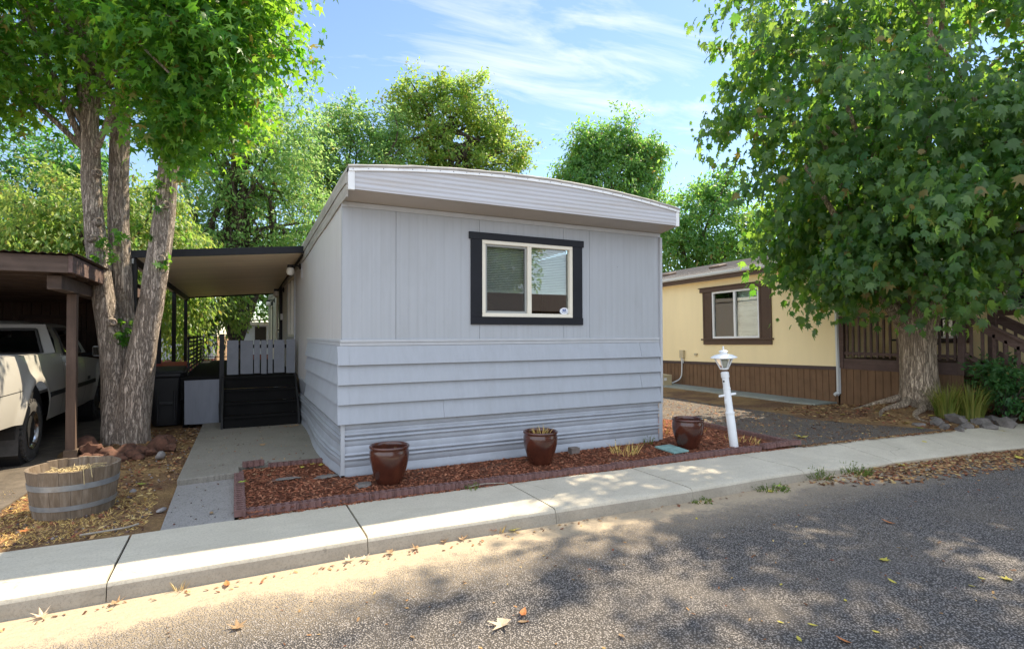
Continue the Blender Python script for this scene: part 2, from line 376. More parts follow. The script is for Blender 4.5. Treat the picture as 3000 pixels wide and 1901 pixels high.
def asphalt(name, base, dust, edge=None):
    """chip-seal: coarse stones in binder, with windblown dust gathered along the gutter"""
    t = NT(name); v = t.coord()
    vo = t.n('ShaderNodeTexVoronoi'); vo.inputs['Scale'].default_value = 92; vo.inputs['Randomness'].default_value = 1.0; t.l(v, vo.inputs['Vector'])
    hue = t.n('ShaderNodeHueSaturation'); hue.inputs['Saturation'].default_value = 0.12; t.l(vo.outputs['Color'], hue.inputs['Color'])
    n2 = t.noise(v, 110, 4, 0.7); n1 = t.noise(v, 1.1, 6, 0.65); n0 = t.noise(v, 9, 5, 0.6)
    stone = t.ramp(hue.outputs[0], [(0.15, tuple(x * 0.48 for x in base)), (0.55, base), (0.95, tuple(x * 1.8 for x in base))])
    gap = t.ramp(vo.outputs['Distance'], [(0.32, 1.0), (0.62, 0.0)])
    c = t.mix(gap, tuple(x * 0.26 for x in base), stone)
    worn = t.ramp(t.noise(t.coord((0.35, 1.3, 1)), 0.9, 5, 0.6), [(0.56, 0.0), (0.72, 0.45)]); c = t.mix(worn, c, tuple(x * 0.80 for x in base))
    c = t.mix(t.ramp(n2, [(0.3, 0.5), (0.5, 0.0)]), c, tuple(x * 0.30 for x in base))
    oil = t.noise(v, 2.3, 4); c = t.mix(t.ramp(oil, [(0.62, 0.0), (0.78, 0.45)]), c, tuple(x * 0.5 for x in base))
    c = t.mix(t.ramp(n1, [(0.45, 0.0), (0.78, 0.25)]), c, tuple(x * 0.75 for x in dust))
    h = t.math('ADD', t.math('MULTIPLY', gap, 0.9), t.math('MULTIPLY', n2, 0.6))
    hair = t.n('ShaderNodeTexVoronoi', feature='DISTANCE_TO_EDGE'); hair.inputs['Scale'].default_value = 0.42
    hw = t.n('ShaderNodeMixRGB', blend_type='ADD'); hw.inputs[0].default_value = 0.45; t.l(v, hw.inputs[1]); hn = t.n('ShaderNodeTexNoise'); hn.inputs['Scale'].default_value = 2.2; hn.inputs['Detail'].default_value = 8; t.l(v, hn.inputs['Vector']); t.l(hn.outputs['Color'], hw.inputs[2]); t.l(hw.outputs[0], hair.inputs['Vector'])
    crack = t.math('MULTIPLY', t.ramp(hair.outputs['Distance'], [(0.0, 1.0), (0.007, 0.0)]), t.ramp(n1, [(0.60, 0.0), (0.68, 0.6)]))
    k = 1.0
    if edge:
        sp = t.n('ShaderNodeSeparateXYZ'); t.l(v, sp.inputs[0])
        # distance from the kerb line, y = edge(x)
        ky = t.math('ADD', t.math('MULTIPLY', sp.outputs['X'], edge[1]), edge[0])
        d = t.math('SUBTRACT', ky, sp.outputs['Y'])
        d = t.math('ADD', d, t.math('MULTIPLY', t.math('SUBTRACT', n0, 0.5), 0.40)); d = t.math('ADD', d, t.math('MULTIPLY', t.math('SUBTRACT', n1, 0.5), 0.55))
        f = t.ramp(d, [(0.30, 1.0), (0.50, 0.0)])
        # dust first fills between stones
        f2 = t.math('MAXIMUM', f, t.math('MULTIPLY', t.ramp(d, [(0.35, 1.0), (0.95, 0.0)]), t.math('SUBTRACT', 1.0, t.math('MULTIPLY', gap, 0.75))))
        dn = t.noise(v, 40, 4); dc = t.ramp(dn, [(0.3, tuple(x * 0.85 for x in dust)), (0.7, tuple(x * 1.08 for x in dust))])
        c = t.mix(f2, c, dc)
        h = t.math('MULTIPLY', h, t.math('SUBTRACT', 1.0, t.math('MULTIPLY', f, 0.93)))
    c = t.mix(crack, c, tuple(x * 0.16 for x in base))
    t.pbr(c, 0.9, t.bump(h, 0.85, 0.012), 0, 0.2); return t.done()
M['road'] = asphalt('chipseal_road', (0.235, 0.212, 0.195), (0.40, 0.318, 0.22), (-1.73, -0.004))
M['drive'] = asphalt('driveway_asphalt', (0.21, 0.18, 0.155), (0.46, 0.37, 0.25))

def ground_mat():
    t = NT('yard_earth'); v = t.coord(); n1 = t.noise(v, 1.2, 7, 0.65); n2 = t.noise(v, 28, 5, 0.7); n3 = t.noise(v, 90, 3)
    c = t.ramp(n2, [(0.3, (0.085, 0.045, 0.027)), (0.55, (0.20, 0.115, 0.065)), (0.75, (0.34, 0.22, 0.12))])
    c = t.mix(t.ramp(n1, [(0.42, 0.0), (0.65, 0.8)]), c, (0.40, 0.26, 0.11))
    c = t.mix(t.ramp(n3, [(0.3, 0.5), (0.5, 0.0)]), c, (0.05, 0.032, 0.02))
    t.pbr(c, 0.95, t.bump(t.math('ADD', n2, t.math('MULTIPLY', n3, 0.6)), 0.9, 0.03), 0, 0.15); return t.done()
M['ground'] = ground_mat()
def mulch_mat():
    t = NT('bark_mulch'); v = t.coord((1, 2.2, 1), (0, 0, 0.5)); n2 = t.noise(v, 34, 6, 0.75); n1 = t.noise(t.coord(), 1.8, 4); v3 = t.noise(t.coord((2.4, 1, 1)), 60, 4)
    c = t.ramp(n2, [(0.3, (0.075, 0.028, 0.016)), (0.55, (0.21, 0.076, 0.042)), (0.78, (0.36, 0.16, 0.09))])
    c = t.mix(t.ramp(n1, [(0.5, 0.0), (0.72, 0.55)]), c, (0.23, 0.16, 0.115))
    t.pbr(c, 0.95, t.bump(t.math('ADD', n2, v3), 1.0, 0.035), 0, 0.15); return t.done()
M['mulch'] = mulch_mat()
def chips(name, cols):
    t = NT(name); g = t.n('ShaderNodeNewGeometry'); n = len(cols)
    c = t.ramp(g.outputs['Random Per Island'], [((i + 0.5) / n, k) for i, k in enumerate(cols)])
    t.pbr(c, 0.9, None, 0, 0.15); return t.done()
M['chip'] = chips('mulch_chips', [(0.13, 0.046, 0.025), (0.24, 0.080, 0.042), (0.32, 0.118, 0.062), (0.19, 0.064, 0.034), (0.40, 0.18, 0.10)])
M['litter'] = chips('litter_bits', [(0.09, 0.042, 0.024), (0.22, 0.11, 0.055), (0.40, 0.25, 0.11), (0.15, 0.068, 0.035), (0.55, 0.40, 0.17), (0.26, 0.085, 0.045), (0.18, 0.08, 0.045)])
M['stones'] = chips('small_stones', [(0.09, 0.05, 0.04), (0.2, 0.18, 0.17), (0.12, 0.055, 0.04), (0.30, 0.26, 0.22), (0.07, 0.06, 0.06)])
M['drygrass'] = chips('dry_grass', [(0.66, 0.44, 0.14), (0.76, 0.55, 0.21), (0.52, 0.33, 0.10), (0.70, 0.50, 0.17)])
M['greenblade'] = leaf_mat('green_blades', (0.05, 0.10, 0.02), (0.12, 0.17, 0.04), (0.18, 0.30, 0.04), (0.42, 0.45, 0.08), 0.4)
M['bark_left'] = bark_mat('grey_furrowed_bark', (0.52, 0.42, 0.34), (0.74, 0.63, 0.53))
M['bark_right'] = bark_mat('brown_furrowed_bark', (0.52, 0.40, 0.29), (0.72, 0.58, 0.44), 0.8)
M['bark_dark'] = bark_mat('dark_bark', (0.12, 0.095, 0.075), (0.20, 0.165, 0.135), 0.6)
M['leaf_left'] = leaf_mat('sweetgum_leaf', (0.035, 0.13, 0.022), (0.075, 0.20, 0.040), (0.13, 0.42, 0.020), (0.44, 0.70, 0.05), 0.5)
M['leaf_right'] = leaf_mat('plane_leaf', (0.036, 0.092, 0.032), (0.075, 0.150, 0.050), (0.17, 0.46, 0.04), (0.48, 0.72, 0.09), 0.47, 0.5)
M['leaf_cherry'] = leaf_mat('yellowing_leaf', (0.085, 0.18, 0.04), (0.20, 0.25, 0.06), (0.24, 0.50, 0.06), (0.56, 0.62, 0.14), 0.48)
M['leaf_locust'] = leaf_mat('locust_leaf', (0.08, 0.20, 0.05), (0.17, 0.30, 0.08), (0.24, 0.52, 0.11), (0.54, 0.70, 0.24), 0.5)
M['leaf_mid'] = leaf_mat('olive_leaf', (0.075, 0.17, 0.035), (0.17, 0.25, 0.055), (0.24, 0.52, 0.06), (0.58, 0.66, 0.11), 0.48)
M['leaf_rb'] = leaf_mat('cool_green_leaf', (0.06, 0.155, 0.06), (0.12, 0.22, 0.07), (0.20, 0.52, 0.08), (0.44, 0.70, 0.11), 0.5)
M['leaf_dark'] = leaf_mat('dark_leaf', (0.035, 0.11, 0.04), (0.07, 0.16, 0.055), (0.12, 0.36, 0.06), (0.24, 0.50, 0.09), 0.45)
def fallen(name, a, b):
    t = NT(name); c = t.ramp(t.noise(t.coord(), 14, 4), [(0.3, a), (0.7, b)])
    p = t.pbr(c, 0.6, None, 0, 0.3); d = t.n('ShaderNodeBsdfTranslucent'); t.l(c, d.inputs['Color'])
    m = t.n('ShaderNodeMixShader'); m.inputs[0].default_value = 0.3; t.l(p.outputs[0], m.inputs[1]); t.l(d.outputs[0], m.inputs[2]); t.l(m.outputs[0], t.out.inputs['Surface'])
    return t.done()
M['f_yellow'] = fallen('fallen_yellow', (0.55, 0.45, 0.06), (0.70, 0.62, 0.14))
M['f_green'] = fallen('fallen_green', (0.30, 0.48, 0.05), (0.48, 0.60, 0.09))
M['f_orange'] = fallen('fallen_orange', (0.52, 0.16, 0.05), (0.70, 0.32, 0.12))
M['f_pale'] = fallen('fallen_pale', (0.62, 0.46, 0.30), (0.75, 0.62, 0.45))
M['f_tan'] = fallen('fallen_tan', (0.33, 0.20, 0.10), (0.48, 0.33, 0.19))
M['twig'] = simple('bleached_twig', (0.30, 0.26, 0.21), 0.9, 0.25, 20)
# ------------------------------------------------------------------ many small pieces in one mesh
def scatter(name, tv, tf, mats3, pos, mat, parent=None, org=None, smooth=False):
    tv = np.asarray(tv, float); tf = np.asarray(tf, int); N = len(pos)
    V = np.einsum('nij,vj->nvi', mats3, tv) + pos[:, None, :]
    off = np.array(OFF.get(parent.name, Vector((0, 0, 0))) if parent is not None else (org or (0, 0, 0)))
    V = (V - off).reshape(-1, 3)
    F = (tf[None] + (np.arange(N) * len(tv))[:, None, None]).reshape(-1, tf.shape[1])
    me = bpy.data.meshes.new(name); k = tf.shape[1]
    me.vertices.add(len(V)); me.vertices.foreach_set('co', V.astype(np.float32).ravel())
    me.loops.add(F.size); me.loops.foreach_set('vertex_index', F.astype(np.int32).ravel())
    me.polygons.add(len(F)); me.polygons.foreach_set('loop_start', np.arange(0, F.size, k, dtype=np.int32))
    me.polygons.foreach_set('loop_total', np.full(len(F), k, dtype=np.int32))
    me.update(calc_edges=True); me.validate()
    if smooth: me.polygons.foreach_set('use_smooth', np.ones(len(F), dtype=bool))
    o = link(name, me, mat, parent)
    if parent is None and org is not None: o.location = org; OFF[o.name] = Vector(org)
    return o

def frames(tip, nrm, size):
    """leaf frames: y along tip, z along normal"""
    t = tip / (np.linalg.norm(tip, axis=1, keepdims=True) + 1e-9)
    x = np.cross(t, nrm); x /= (np.linalg.norm(x, axis=1, keepdims=True) + 1e-9)
    z = np.cross(x, t)
    return np.stack([x, t, z], axis=2) * size[:, None, None]

def rot_rand(n, flat=0.0):
    """random yaw with some tilt; flat in 0..1 keeps pieces lying down"""
    a = rng.uniform(0, 2 * np.pi, n); tip = np.stack([np.cos(a), np.sin(a), rng.normal(0, 1 - flat, n)], 1)
    nr = np.stack([rng.normal(0, 1 - flat, n), rng.normal(0, 1 - flat, n), np.ones(n)], 1)
    return tip, nr

BOXV = [(-.5, -.5, -.5), (.5, -.5, -.5), (.5, .5, -.5), (-.5, .5, -.5), (-.5, -.5, .5), (.5, -.5, .5), (.5, .5, .5), (-.5, .5, .5)]
BOXF = [(0, 3, 2, 1), (4, 5, 6, 7), (0, 1, 5, 4), (1, 2, 6, 5), (2, 3, 7, 6), (3, 0, 4, 7)]
CHIPV = [(-.5, -.5, 0), (.45, -.3, .15), (.5, .5, 0), (-.4, .4, .12), (0, 0, .32)]
CHIPF = [(0, 1, 4), (1, 2, 4), (2, 3, 4), (3, 0, 4)]
OCT = [(1, 0, 0), (-1, 0, 0), (0, 1, 0), (0, -1, 0), (0, 0, 1), (0, 0, -.6)]
OCTF = [(0, 2, 4), (2, 1, 4), (1, 3, 4), (3, 0, 4), (2, 0, 5), (1, 2, 5), (3, 1, 5), (0, 3, 5)]

def star_leaf(lobes, notch, droop=0.22, cup=0.1):
    """palmate leaf, stem at the origin, tip on +y"""
    pts = []; c = np.array((0, 0.38))
    n = len(lobes)
    for i, (a, r) in enumerate(lobes):
        pts.append((a, r))
        if i < n - 1: pts.append(((a + lobes[i + 1][0]) / 2, notch))
    out = [(0, 0.38, 0.0)]; 
    for a, r in pts:
        x = math.cos(R(a)) * r; y = 0.38 + math.sin(R(a)) * r
        out.append((x, y, -droop * (x * x + (y - .38) ** 2) + cup * (0 if r > notch else 1) * .25))
    out.append((0, 0.02, 0))
    k = len(out); f = [(0, i, i + 1) for i in range(1, k - 1)] + [(0, k - 1, 1)]
    # a petiole
    out += [(-.012, .38, .01), (.012, .38, .01), (0.0, -.45, .16)]; f.append((k, k + 1, k + 2))
    return out, f
STAR = star_leaf([(-40, .46), (22, .62), (90, .76), (158, .62), (220, .46)], .22, .5)
PLANE = star_leaf([(-48, .42), (8, .60), (50, .58), (90, .80), (130, .58), (172, .60), (228, .42)], .34, .55)
OVAL = ([(0, 0, 0), (.20, .32, .06), (.17, .68, .03), (0, 1, -.12), (-.17, .68, .03), (-.20, .32, .06), (0, .4, -.03), (0, .72, -.04)],
        [(0, 1, 6), (1, 2, 7), (1, 7, 6), (2, 3, 7), (0, 6, 5), (6, 7, 5), (7, 4, 5), (7, 3, 4)])
RHOMB = ([(0, 0, 0), (.30, .45, .08), (0, 1, -.1), (-.30, .45, .08)], [(0, 1, 2), (0, 2, 3)])

def lumpy(d, seed, amp):
    """lumps over a crown, by direction"""
    r = np.random.default_rng(seed); out = np.ones(len(d))
    for k in range(9):
        ax = r.normal(size=3); ax /= np.linalg.norm(ax); out += amp * (0.5 if k > 3 else 0.8) * np.sin((3.0 + k * 0.9) * (d @ ax) + r.uniform(0, 6.28))
    return out

def crown(name, blobs, nclump, per, rc, leaf, lsize, mat, parent, seed, inner=0.35, amp=0.06, droop=0.6, keep=None, shell=1.0, flat=0.6):
    """foliage: leaf sprays gathered in clumps through the outer part of several lumpy masses"""
    g = np.random.default_rng(seed)
    w = np.array([b[2] if len(b) > 2 else 1.0 for b in blobs], float); w /= w.sum()
    cs = []; outs = []
    for i, b in enumerate(blobs):
        n = max(2, int(nclump * w[i])); d = g.normal(size=(n, 3)); d /= np.linalg.norm(d, axis=1, keepdims=True)
        r = (inner ** 3 + (1 - inner ** 3) * g.random(n) ** shell) ** (1 / 3) * lumpy(d, seed + i, amp)
        cs.append(np.array(b[0]) + d * r[:, None] * np.array(b[1])); outs.append(d)
    cs = np.concatenate(cs); outs = np.concatenate(outs)
    if keep is not None:
        k = keep(cs, g); cs = cs[k]; outs = outs[k]
    n = len(cs); rcs = rc * g.uniform(0.6, 1.3, n)
    ax = outs * 0.8 + g.normal(size=(n, 3)) * 0.5 + np.array((0, 0, -0.25 * droop)); ax /= np.linalg.norm(ax, axis=1, keepdims=True)
    # leaves sit along a short twig and spread off it
    t = g.uniform(-1, 1, (n, per)); sp = g.normal(size=(n, per, 3)) * np.array((1, 1, flat))
    P = cs[:, None] + ax[:, None] * (t * rcs[:, None])[..., None] + sp * (rcs[:, None, None] * 0.42)
    P[..., 2] -= droop * 0.25 * rcs[:, None] * t ** 2
    P = P.reshape(-1, 3); O = np.repeat(outs, per, 0); A = np.repeat(ax, per, 0); N = len(P)
    tip = A * 0.5 + O * 0.35 + g.normal(size=(N, 3)) * 0.6 + np.array((0, 0, -droop))
    nr = O * 0.45 + np.array((0, 0, 0.75)) + g.normal(size=(N, 3)) * 0.5
    sz = lsize * np.where(g.random(N) < .45, g.uniform(0.42, 0.8, N), g.uniform(0.85, 1.38, N))
    return scatter(name, leaf[0], leaf[1], frames(tip, nr, sz), P, mat, parent), cs

def limbs(mb, start, targets, r0, seed, rmin=0.012, sag=0.0, n=6):
    g = random.Random(seed)
    for tgt in targets:
        s0 = Vector(start[g.randrange(len(start))]); e = Vector(tgt); d = e - s0
        mid1 = s0 + d * 0.35 + Vector((g.uniform(-.1, .1), g.uniform(-.1, .1), .12)) * d.length
        mid2 = s0 + d * 0.7 + Vector((g.uniform(-.08, .08), g.uniform(-.08, .08), .10 - sag)) * d.length
        p = cr([s0, mid1, mid2, e], 3)
        mb.tube(p, [r0 + (rmin - r0) * (i / (len(p) - 1)) ** 0.7 for i in range(len(p))], n, False)

# ------------------------------------------------------------------ ground
XS = [-40, -8, -2.4, 0, 3, 4.7, 6.5, 8.3, 10.8, 14, 20, 40]
YIN = [-.72, -.76, -.85, -.84, -.95, -1.0, -1.10, -1.27, -1.52, -2.0, -3.1, -7.0]
XO = [-40, -2.2, 0, 3, 4.6, 6.4, 8.2, 9.0, 11, 14, 20, 40]
YOUT = [-1.66, -1.73, -1.72, -1.86, -1.87, -1.84, -2.03, -2.17, -2.5, -3.0, -4.1, -8.0]
def yin(x): return lerp(XS, YIN, x)
def yout(x): return lerp(XO, YOUT, x)
def zout(x): return lerp([-40, 4.2, 5.0, 5.7, 6.6, 40], [-.05, -.05, -.075, -.125, -.155, -.16], x)

def gh(x, y):
    h = -0.055
    h += 0.30 * math.exp(-((x - 10.25) / 1.25) ** 2 - ((y + .15) / .75) ** 2) + 0.06 * math.exp(-((x - 9.0) / 1.0) ** 2 - ((y - .9) / .6) ** 2)
    h += 0.10 * math.exp(-((x + 2.25) / .55) ** 2 - ((y - 2.95) / .45) ** 2)
    if -1.62 < x < -.80 and y < .8: h -= .03
    h += 0.012 * mnoise.noise(Vector((x * 1.7, y * 1.7, 0))) + 0.006 * mnoise.noise(Vector((x * 6, y * 6, 3)))
    if y < yin(x) + .12: h = min(h, -0.058)
    return h

gb = MB(); gb.box(-400, 400, -400, 400, -.60, -.20)
tag(gb.build('ground', M['ground']), kind='structure')
xs = sorted(set([-60, -30, -14] + [round(-10 + .22 * i, 3) for i in range(120)] + [18, 24, 40, 60]))
vs = []; fs = []; yy = [0, .12] + [round(.12 + .22 * i, 3) for i in range(1, 62)] + [15, 18, 24, 40, 90]
for x in xs:
    y0 = yin(x) - .06
    for j in yy: y = y0 + j; vs.append((x, y, gh(x, y)))
n = len(yy)
for i in range(len(xs) - 1):
    for j in range(n - 1): a = i * n + j; fs.append((a, a + n, a + n + 1, a + 1))
b = MB(); b.add(vs, fs); tag(b.build('yard_ground', M['ground'], smooth=60), kind='structure')
# road
b = MB(); rx = [-80, -40] + list(range(-12, 20, 1)) + [40, 80]
b.strip([(x, yout(x) + .25, -.172) for x in rx], [(x, -11.5, -.172) for x in rx])
tag(b.build('road', M['road']), kind='structure')
b = MB(); b.strip([(-80, -13.0, -.06), (80, -13.0, -.06)], [(-80, -60, -.06), (80, -60, -.06)]); tag(b.build('far_side_ground', M['ground']), kind='structure')
b = MB(); b.box(-80, 80, -13.02, -11.45, -.30, -.05); tag(b.build('far_sidewalk', M['walk'], bevel=.02), kind='structure')
# near sidewalk with its kerb, slab by slab
J = [-39.4, -36, -32.6, -29, -26, -23, -20, -17, -14, -11.1, -9.52, -7.95, -6.38, -4.81, -3.25, -1.685, -.10, 1.49, 3.0, 4.65, 6.4, 8.23, 9.75, 11.4, 13.0, 14.6, 16.2, 18, 20, 23, 26, 30, 34, 38]
b = MB()
for a, c in zip(J[:-1], J[1:]):
    xx = np.linspace(a + .008, c - .008, 7 if -6 < a < 16 else 3); rows = []
    for ix, x in enumerate(xx):
        xf = x + (-.005 if ix == 0 else .005 if ix == len(xx) - 1 else 0)
        yi, yo, zo = yin(x), yout(x), zout(x)
        w = .004 * mnoise.noise(Vector((x * 2, 0, 5)))
        rows.append([(x, yi, -.30), (x, yi, -.05 + w), (x, yo + .10, (zo + .02 * min(1, 0) if zo > -.06 else zo + .012) + w), (x, yo + .035, zo - .003 + w), (xf, yo + .012, zo - .013), (xf, yo, zo - .034), (xf, yo - .022, -.21), (xf, yo - .02, -.30)])
    k = len(rows[0])
    v2 = [p for r_ in rows for p in r_]; f2 = []
    for i in range(len(rows) - 1):
        for j in range(k): f2.append((i * k + j, (i + 1) * k + j, (i + 1) * k + (j + 1) % k, i * k + (j + 1) % k))
    f2.append(tuple(range(k))); f2.append(tuple((len(rows) - 1) * k + j for j in range(k - 1, -1, -1)))
    m0 = len(b.m); b.add(v2, f2)
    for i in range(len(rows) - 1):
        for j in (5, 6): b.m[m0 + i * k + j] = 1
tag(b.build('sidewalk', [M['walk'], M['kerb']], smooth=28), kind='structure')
b = MB()   # dirt-filled joints, seen in the gaps between slabs
for x in J[1:-1]: b.add([(x - .012, yin(x), -.066), (x + .012, yin(x), -.066), (x + .012, yout(x) + .02, zout(x) - .022), (x - .012, yout(x) + .02, zout(x) - .022)], [(0, 1, 2, 3)])
tag(b.build('pavement_joint_dirt', simple('joint_dirt', (0.035, 0.028, 0.022), 0.95, 0.3, 30)), kind='structure')
# concrete pad with a broken front edge, rough path
b = MB(); fr = []
for i in range(29):
    x = -1.50 + i * (.56 / 28); fr.append((x, .53 + .12 * (x + 1.5) + .02 * mnoise.noise(Vector((x * 13, 1, 0))) + .012 * mnoise.noise(Vector((x * 47, 1, 0)))))
poly = fr + [(-.94, .875), (.05, .875), (.05, 4.6), (-1.44, 4.6)]
b.prism([(x, y, -.16) for x, y in poly], (0, 0, .172)); tag(b.build('concrete_pad', M['pad'], bevel=.012), kind='structure')
b = MB(); b.prism([(x, y, -.2) for x, y in [(-1.50, yin(-1.5) + .004), (-.985, yin(-1) + .004), (-.945, .66), (-1.5, .56)]], (0, 0, .152)); tag(b.build('garden_path', M['path'], bevel=.01), kind='structure')
b = MB(); b.prism([(x, y, -.15) for x, y in [(-.91, -.77), (2, -.79), (4.5, -.87), (5.60, -.97), (5.76, 1.2), (5.56, 1.6), (4.2, 2.0), (4.2, .03), (.03, .03), (.03, .83), (-.91, .83)]], (0, 0, .13)); tag(b.build('mulch_bed', M['mulch']), kind='structure')
b = MB(); b.prism([(x, y, -.2) for x, y in [(5.68, -1.03), (7.0, -1.13), (8.75, -1.30), (8.1, .6), (8.0, 2.5), (8.4, 9), (4.5, 9), (4.5, 2.05), (5.62, 1.72), (5.88, 1.2)]], (0, 0, .163)); tag(b.build('driveway', M['drive']), kind='structure')
b = MB(); b.box(9.75, 10.49, 1.5, 14, -.2, -.015); tag(b.build('side_path', M['slabgrey'], bevel=.01), kind='structure')
b = MB(); b.prism([(x, y, -.2) for x, y in [(-9, yin(-9)), (-2.85, yin(-3)), (-2.72, 1.2), (-2.72, 9), (-9, 9)]], (0, 0, .165)); tag(b.build('carport_drive', simple('oily_gravel', (0.10, 0.08, 0.06), 0.95, 0.45, 6, 0.9, 30)), kind='structure')

def poly_in(poly):
    P = np.array(poly)
    def f(x, y):
        ins = np.zeros(len(x), bool); j = len(P) - 1
        for i in range(len(P)):
            c = ((P[i, 1] > y) != (P[j, 1] > y)) & (x < (P[j, 0] - P[i, 0]) * (y - P[i, 1]) / (P[j, 1] - P[i, 1] + 1e-12) + P[i, 0]); ins ^= c; j = i
        return ins
    return f
def sample(poly, n, dens=None):
    f = poly_in(poly); P = np.array(poly); lo = P.min(0); hi = P.max(0); X = np.zeros((0, 2))
    while len(X) < n:
        q = rng.uniform(lo, hi, (n * 2, 2)); q = q[f(q[:, 0], q[:, 1])]
        if dens is not None: q = q[rng.random(len(q)) < dens(q[:, 0], q[:, 1])]
        X = np.concatenate([X, q])
    return X[:n]
def litter(name, poly, n, smin, smax, mat, z=None, label=None, cat='litter', tv=CHIPV, tf=CHIPF, asp=2.2, dens=None, flat=.75):
    q = sample(poly, n, dens); zz = np.array([z(a, c) if callable(z) else z for a, c in q])
    tip, nr = rot_rand(n, flat); s = rng.uniform(smin, smax, n) ** 1.0
    m = frames(tip, nr, s); m[:, :, 1] *= asp; 
    o = scatter(name, tv, tf, m, np.column_stack([q, zz + .003]), mat)
    return tag(o, label, cat, None, 'stuff')

BED = [(-.90, -.82), (2, -.77), (4.5, -.82), (5.50, -.92), (5.66, 1.2), (5.5, 1.55), (4.32, 1.9), (4.32, -.02), (-.05, -.02), (-.05, .80), (-.90, .80)]
litter('mulch_chips', BED, 11000, .007, .017, M['chip'], -.018, 'loose reddish bark chips spread over the planting bed', 'mulch', asp=3.4)
LAWN = [(-6, -.72), (-3, -.76), (-1.54, -.80), (-1.54, .5), (-1.48, 3.5), (-1.5, 4.4), (-2.6, 4.4), (-2.6, 1.6), (-6, 1.6)]
litter('fallen_litter', LAWN, 5200, .010, .028, M['litter'], gh, 'bark scraps and dry leaf bits over the soil by the grey path', 'leaf litter')
litter('gravel_bits', LAWN, 900, .007, .018, M['stones'], gh, 'small brown and grey stones scattered over the bare soil', 'gravel', OCT, OCTF, 1.2)
# dry lawn blades
def blades(name, poly, n, h0, h1, mat, z, label, cat, w=.004, lean=.6, dens=None):
    q = sample(poly, n, dens); zz = np.array([z(a, c) if callable(z) else z for a, c in q])
    a = rng.uniform(0, 6.283, n); tip = np.stack([np.cos(a) * lean, np.sin(a) * lean, rng.uniform(.3, 1, n)], 1)
    nr = np.stack([rng.normal(size=n), rng.normal(size=n), rng.normal(size=n)], 1); s = rng.uniform(h0, h1, n)
    m = frames(tip, nr, s); m[:, :, 0] *= (w / s)[:, None]; m[:, :, 2] *= .8
    tv = [(-1, 0, 0), (1, 0, 0), (.6, .6, .05), (-.6, .6, .05), (0, 1, .2)]; tf = [(0, 1, 2), (0, 2, 3), (3, 2, 4)]
    return tag(scatter(name, tv, tf, m, np.column_stack([q, zz - .004]), mat), label, cat, None, 'stuff')
blades('dry_grass', [(-6, -.72), (-3, -.76), (-1.58, -.80), (-1.56, .2), (-2.2, 1.3), (-6, 1.5)], 16000, .02, .055, M['drygrass'], gh, 'straw coloured dead lawn around the half barrel', 'grass', .0022, 1.1,
       lambda x, y: np.clip(np.where(x < -2.0, 1.0, .55) * np.clip(1.2 - (y + .2) * .8, .08, 1), 0, 1))
RB = [(8.8, -1.28), (9.8, -1.42), (11, -1.55), (13, -1.85), (13, .2), (10.4, .3), (10.4, 1.4), (8.4, 1.6), (8.15, .5)]
litter('bed_litter', RB, 3800, .012, .036, M['litter'], gh, 'brown bark and leaf litter under the big tree', 'leaf litter')
litter('driveway_litter', [(4.6, 1.9), (5.9, .9), (5.85, -.9), (8.5, -1.2), (8.0, .7), (8.0, 2.5), (8.2, 5), (4.6, 5)], 2600, .010, .024, M['litter'], -.036, 'dry leaf crumbs blown over the driveway', 'leaf litter', asp=1.8)
litter('gutter_litter', [(4.6, -1.92), (6.2, -1.9), (8.0, -2.08), (10, -2.4), (10, -3.0), (7.5, -2.75), (5.6, -2.5), (4.6, -2.2)], 2600, .010, .034, M['litter'], -.17, 'drift of dead leaves and twigs in the road edge', 'leaf litter',
       dens=lambda x, y: np.clip(1.15 - np.abs(y + 2.1 + .09 * (x - 6.5)) * 1.9, .03, 1) * np.where(x < 5.4, .4, 1))
litter('kerb_crumbs', [(-3, -1.765), (4.6, -1.90), (4.6, -2.02), (-3, -1.87)], 150, .006, .017, M['litter'], -.17, 'leaf crumbs lying along the foot of the kerb', 'leaf litter')
litter('pavement_edge_litter', [(-.95, -.80), (0, -.805), (2, -.865), (4.5, -.96), (5.6, -1.02), (5.6, -1.065), (4.5, -1.01), (2, -.915), (0, -.86), (-.95, -.86)], 1600, .006, .016, M['chip'], -.05, 'bark crumbs spilled along the pavement edge of the brick row', 'leaf litter')
litter('driveway_edge_litter', [(5.7, -1.0), (7, -1.1), (8.9, -1.28), (8.9, -1.38), (7, -1.2), (5.7, -1.1)], 700, .010, .024, M['litter'], -.045, 'leaf litter banked along the driveway side of the pavement', 'leaf litter')
litter('road_specks', [(-3, -2.2), (9, -2.6), (5, -4.2), (1, -4.3), (-1.5, -3.2)], 260, .006, .014, M['litter'], -.17, 'tiny scraps of leaf scattered over the asphalt', 'leaf litter')
litter('pad_crumbs', [(-1.4, .6), (0, .95), (-.05, 3.4), (-1.4, 4.2)], 150, .006, .016, M['litter'], .014, 'few leaf crumbs on the concrete pad', 'leaf litter')
litter('path_cones', [(-1.5, -.78), (-1.0, -.78), (-.97, .5), (-1.48, .45)], 16, .006, .011, M['stones'], -.046, 'small dark seed pods dropped on the grey path', 'seed pods', OCT, OCTF, 1.1)

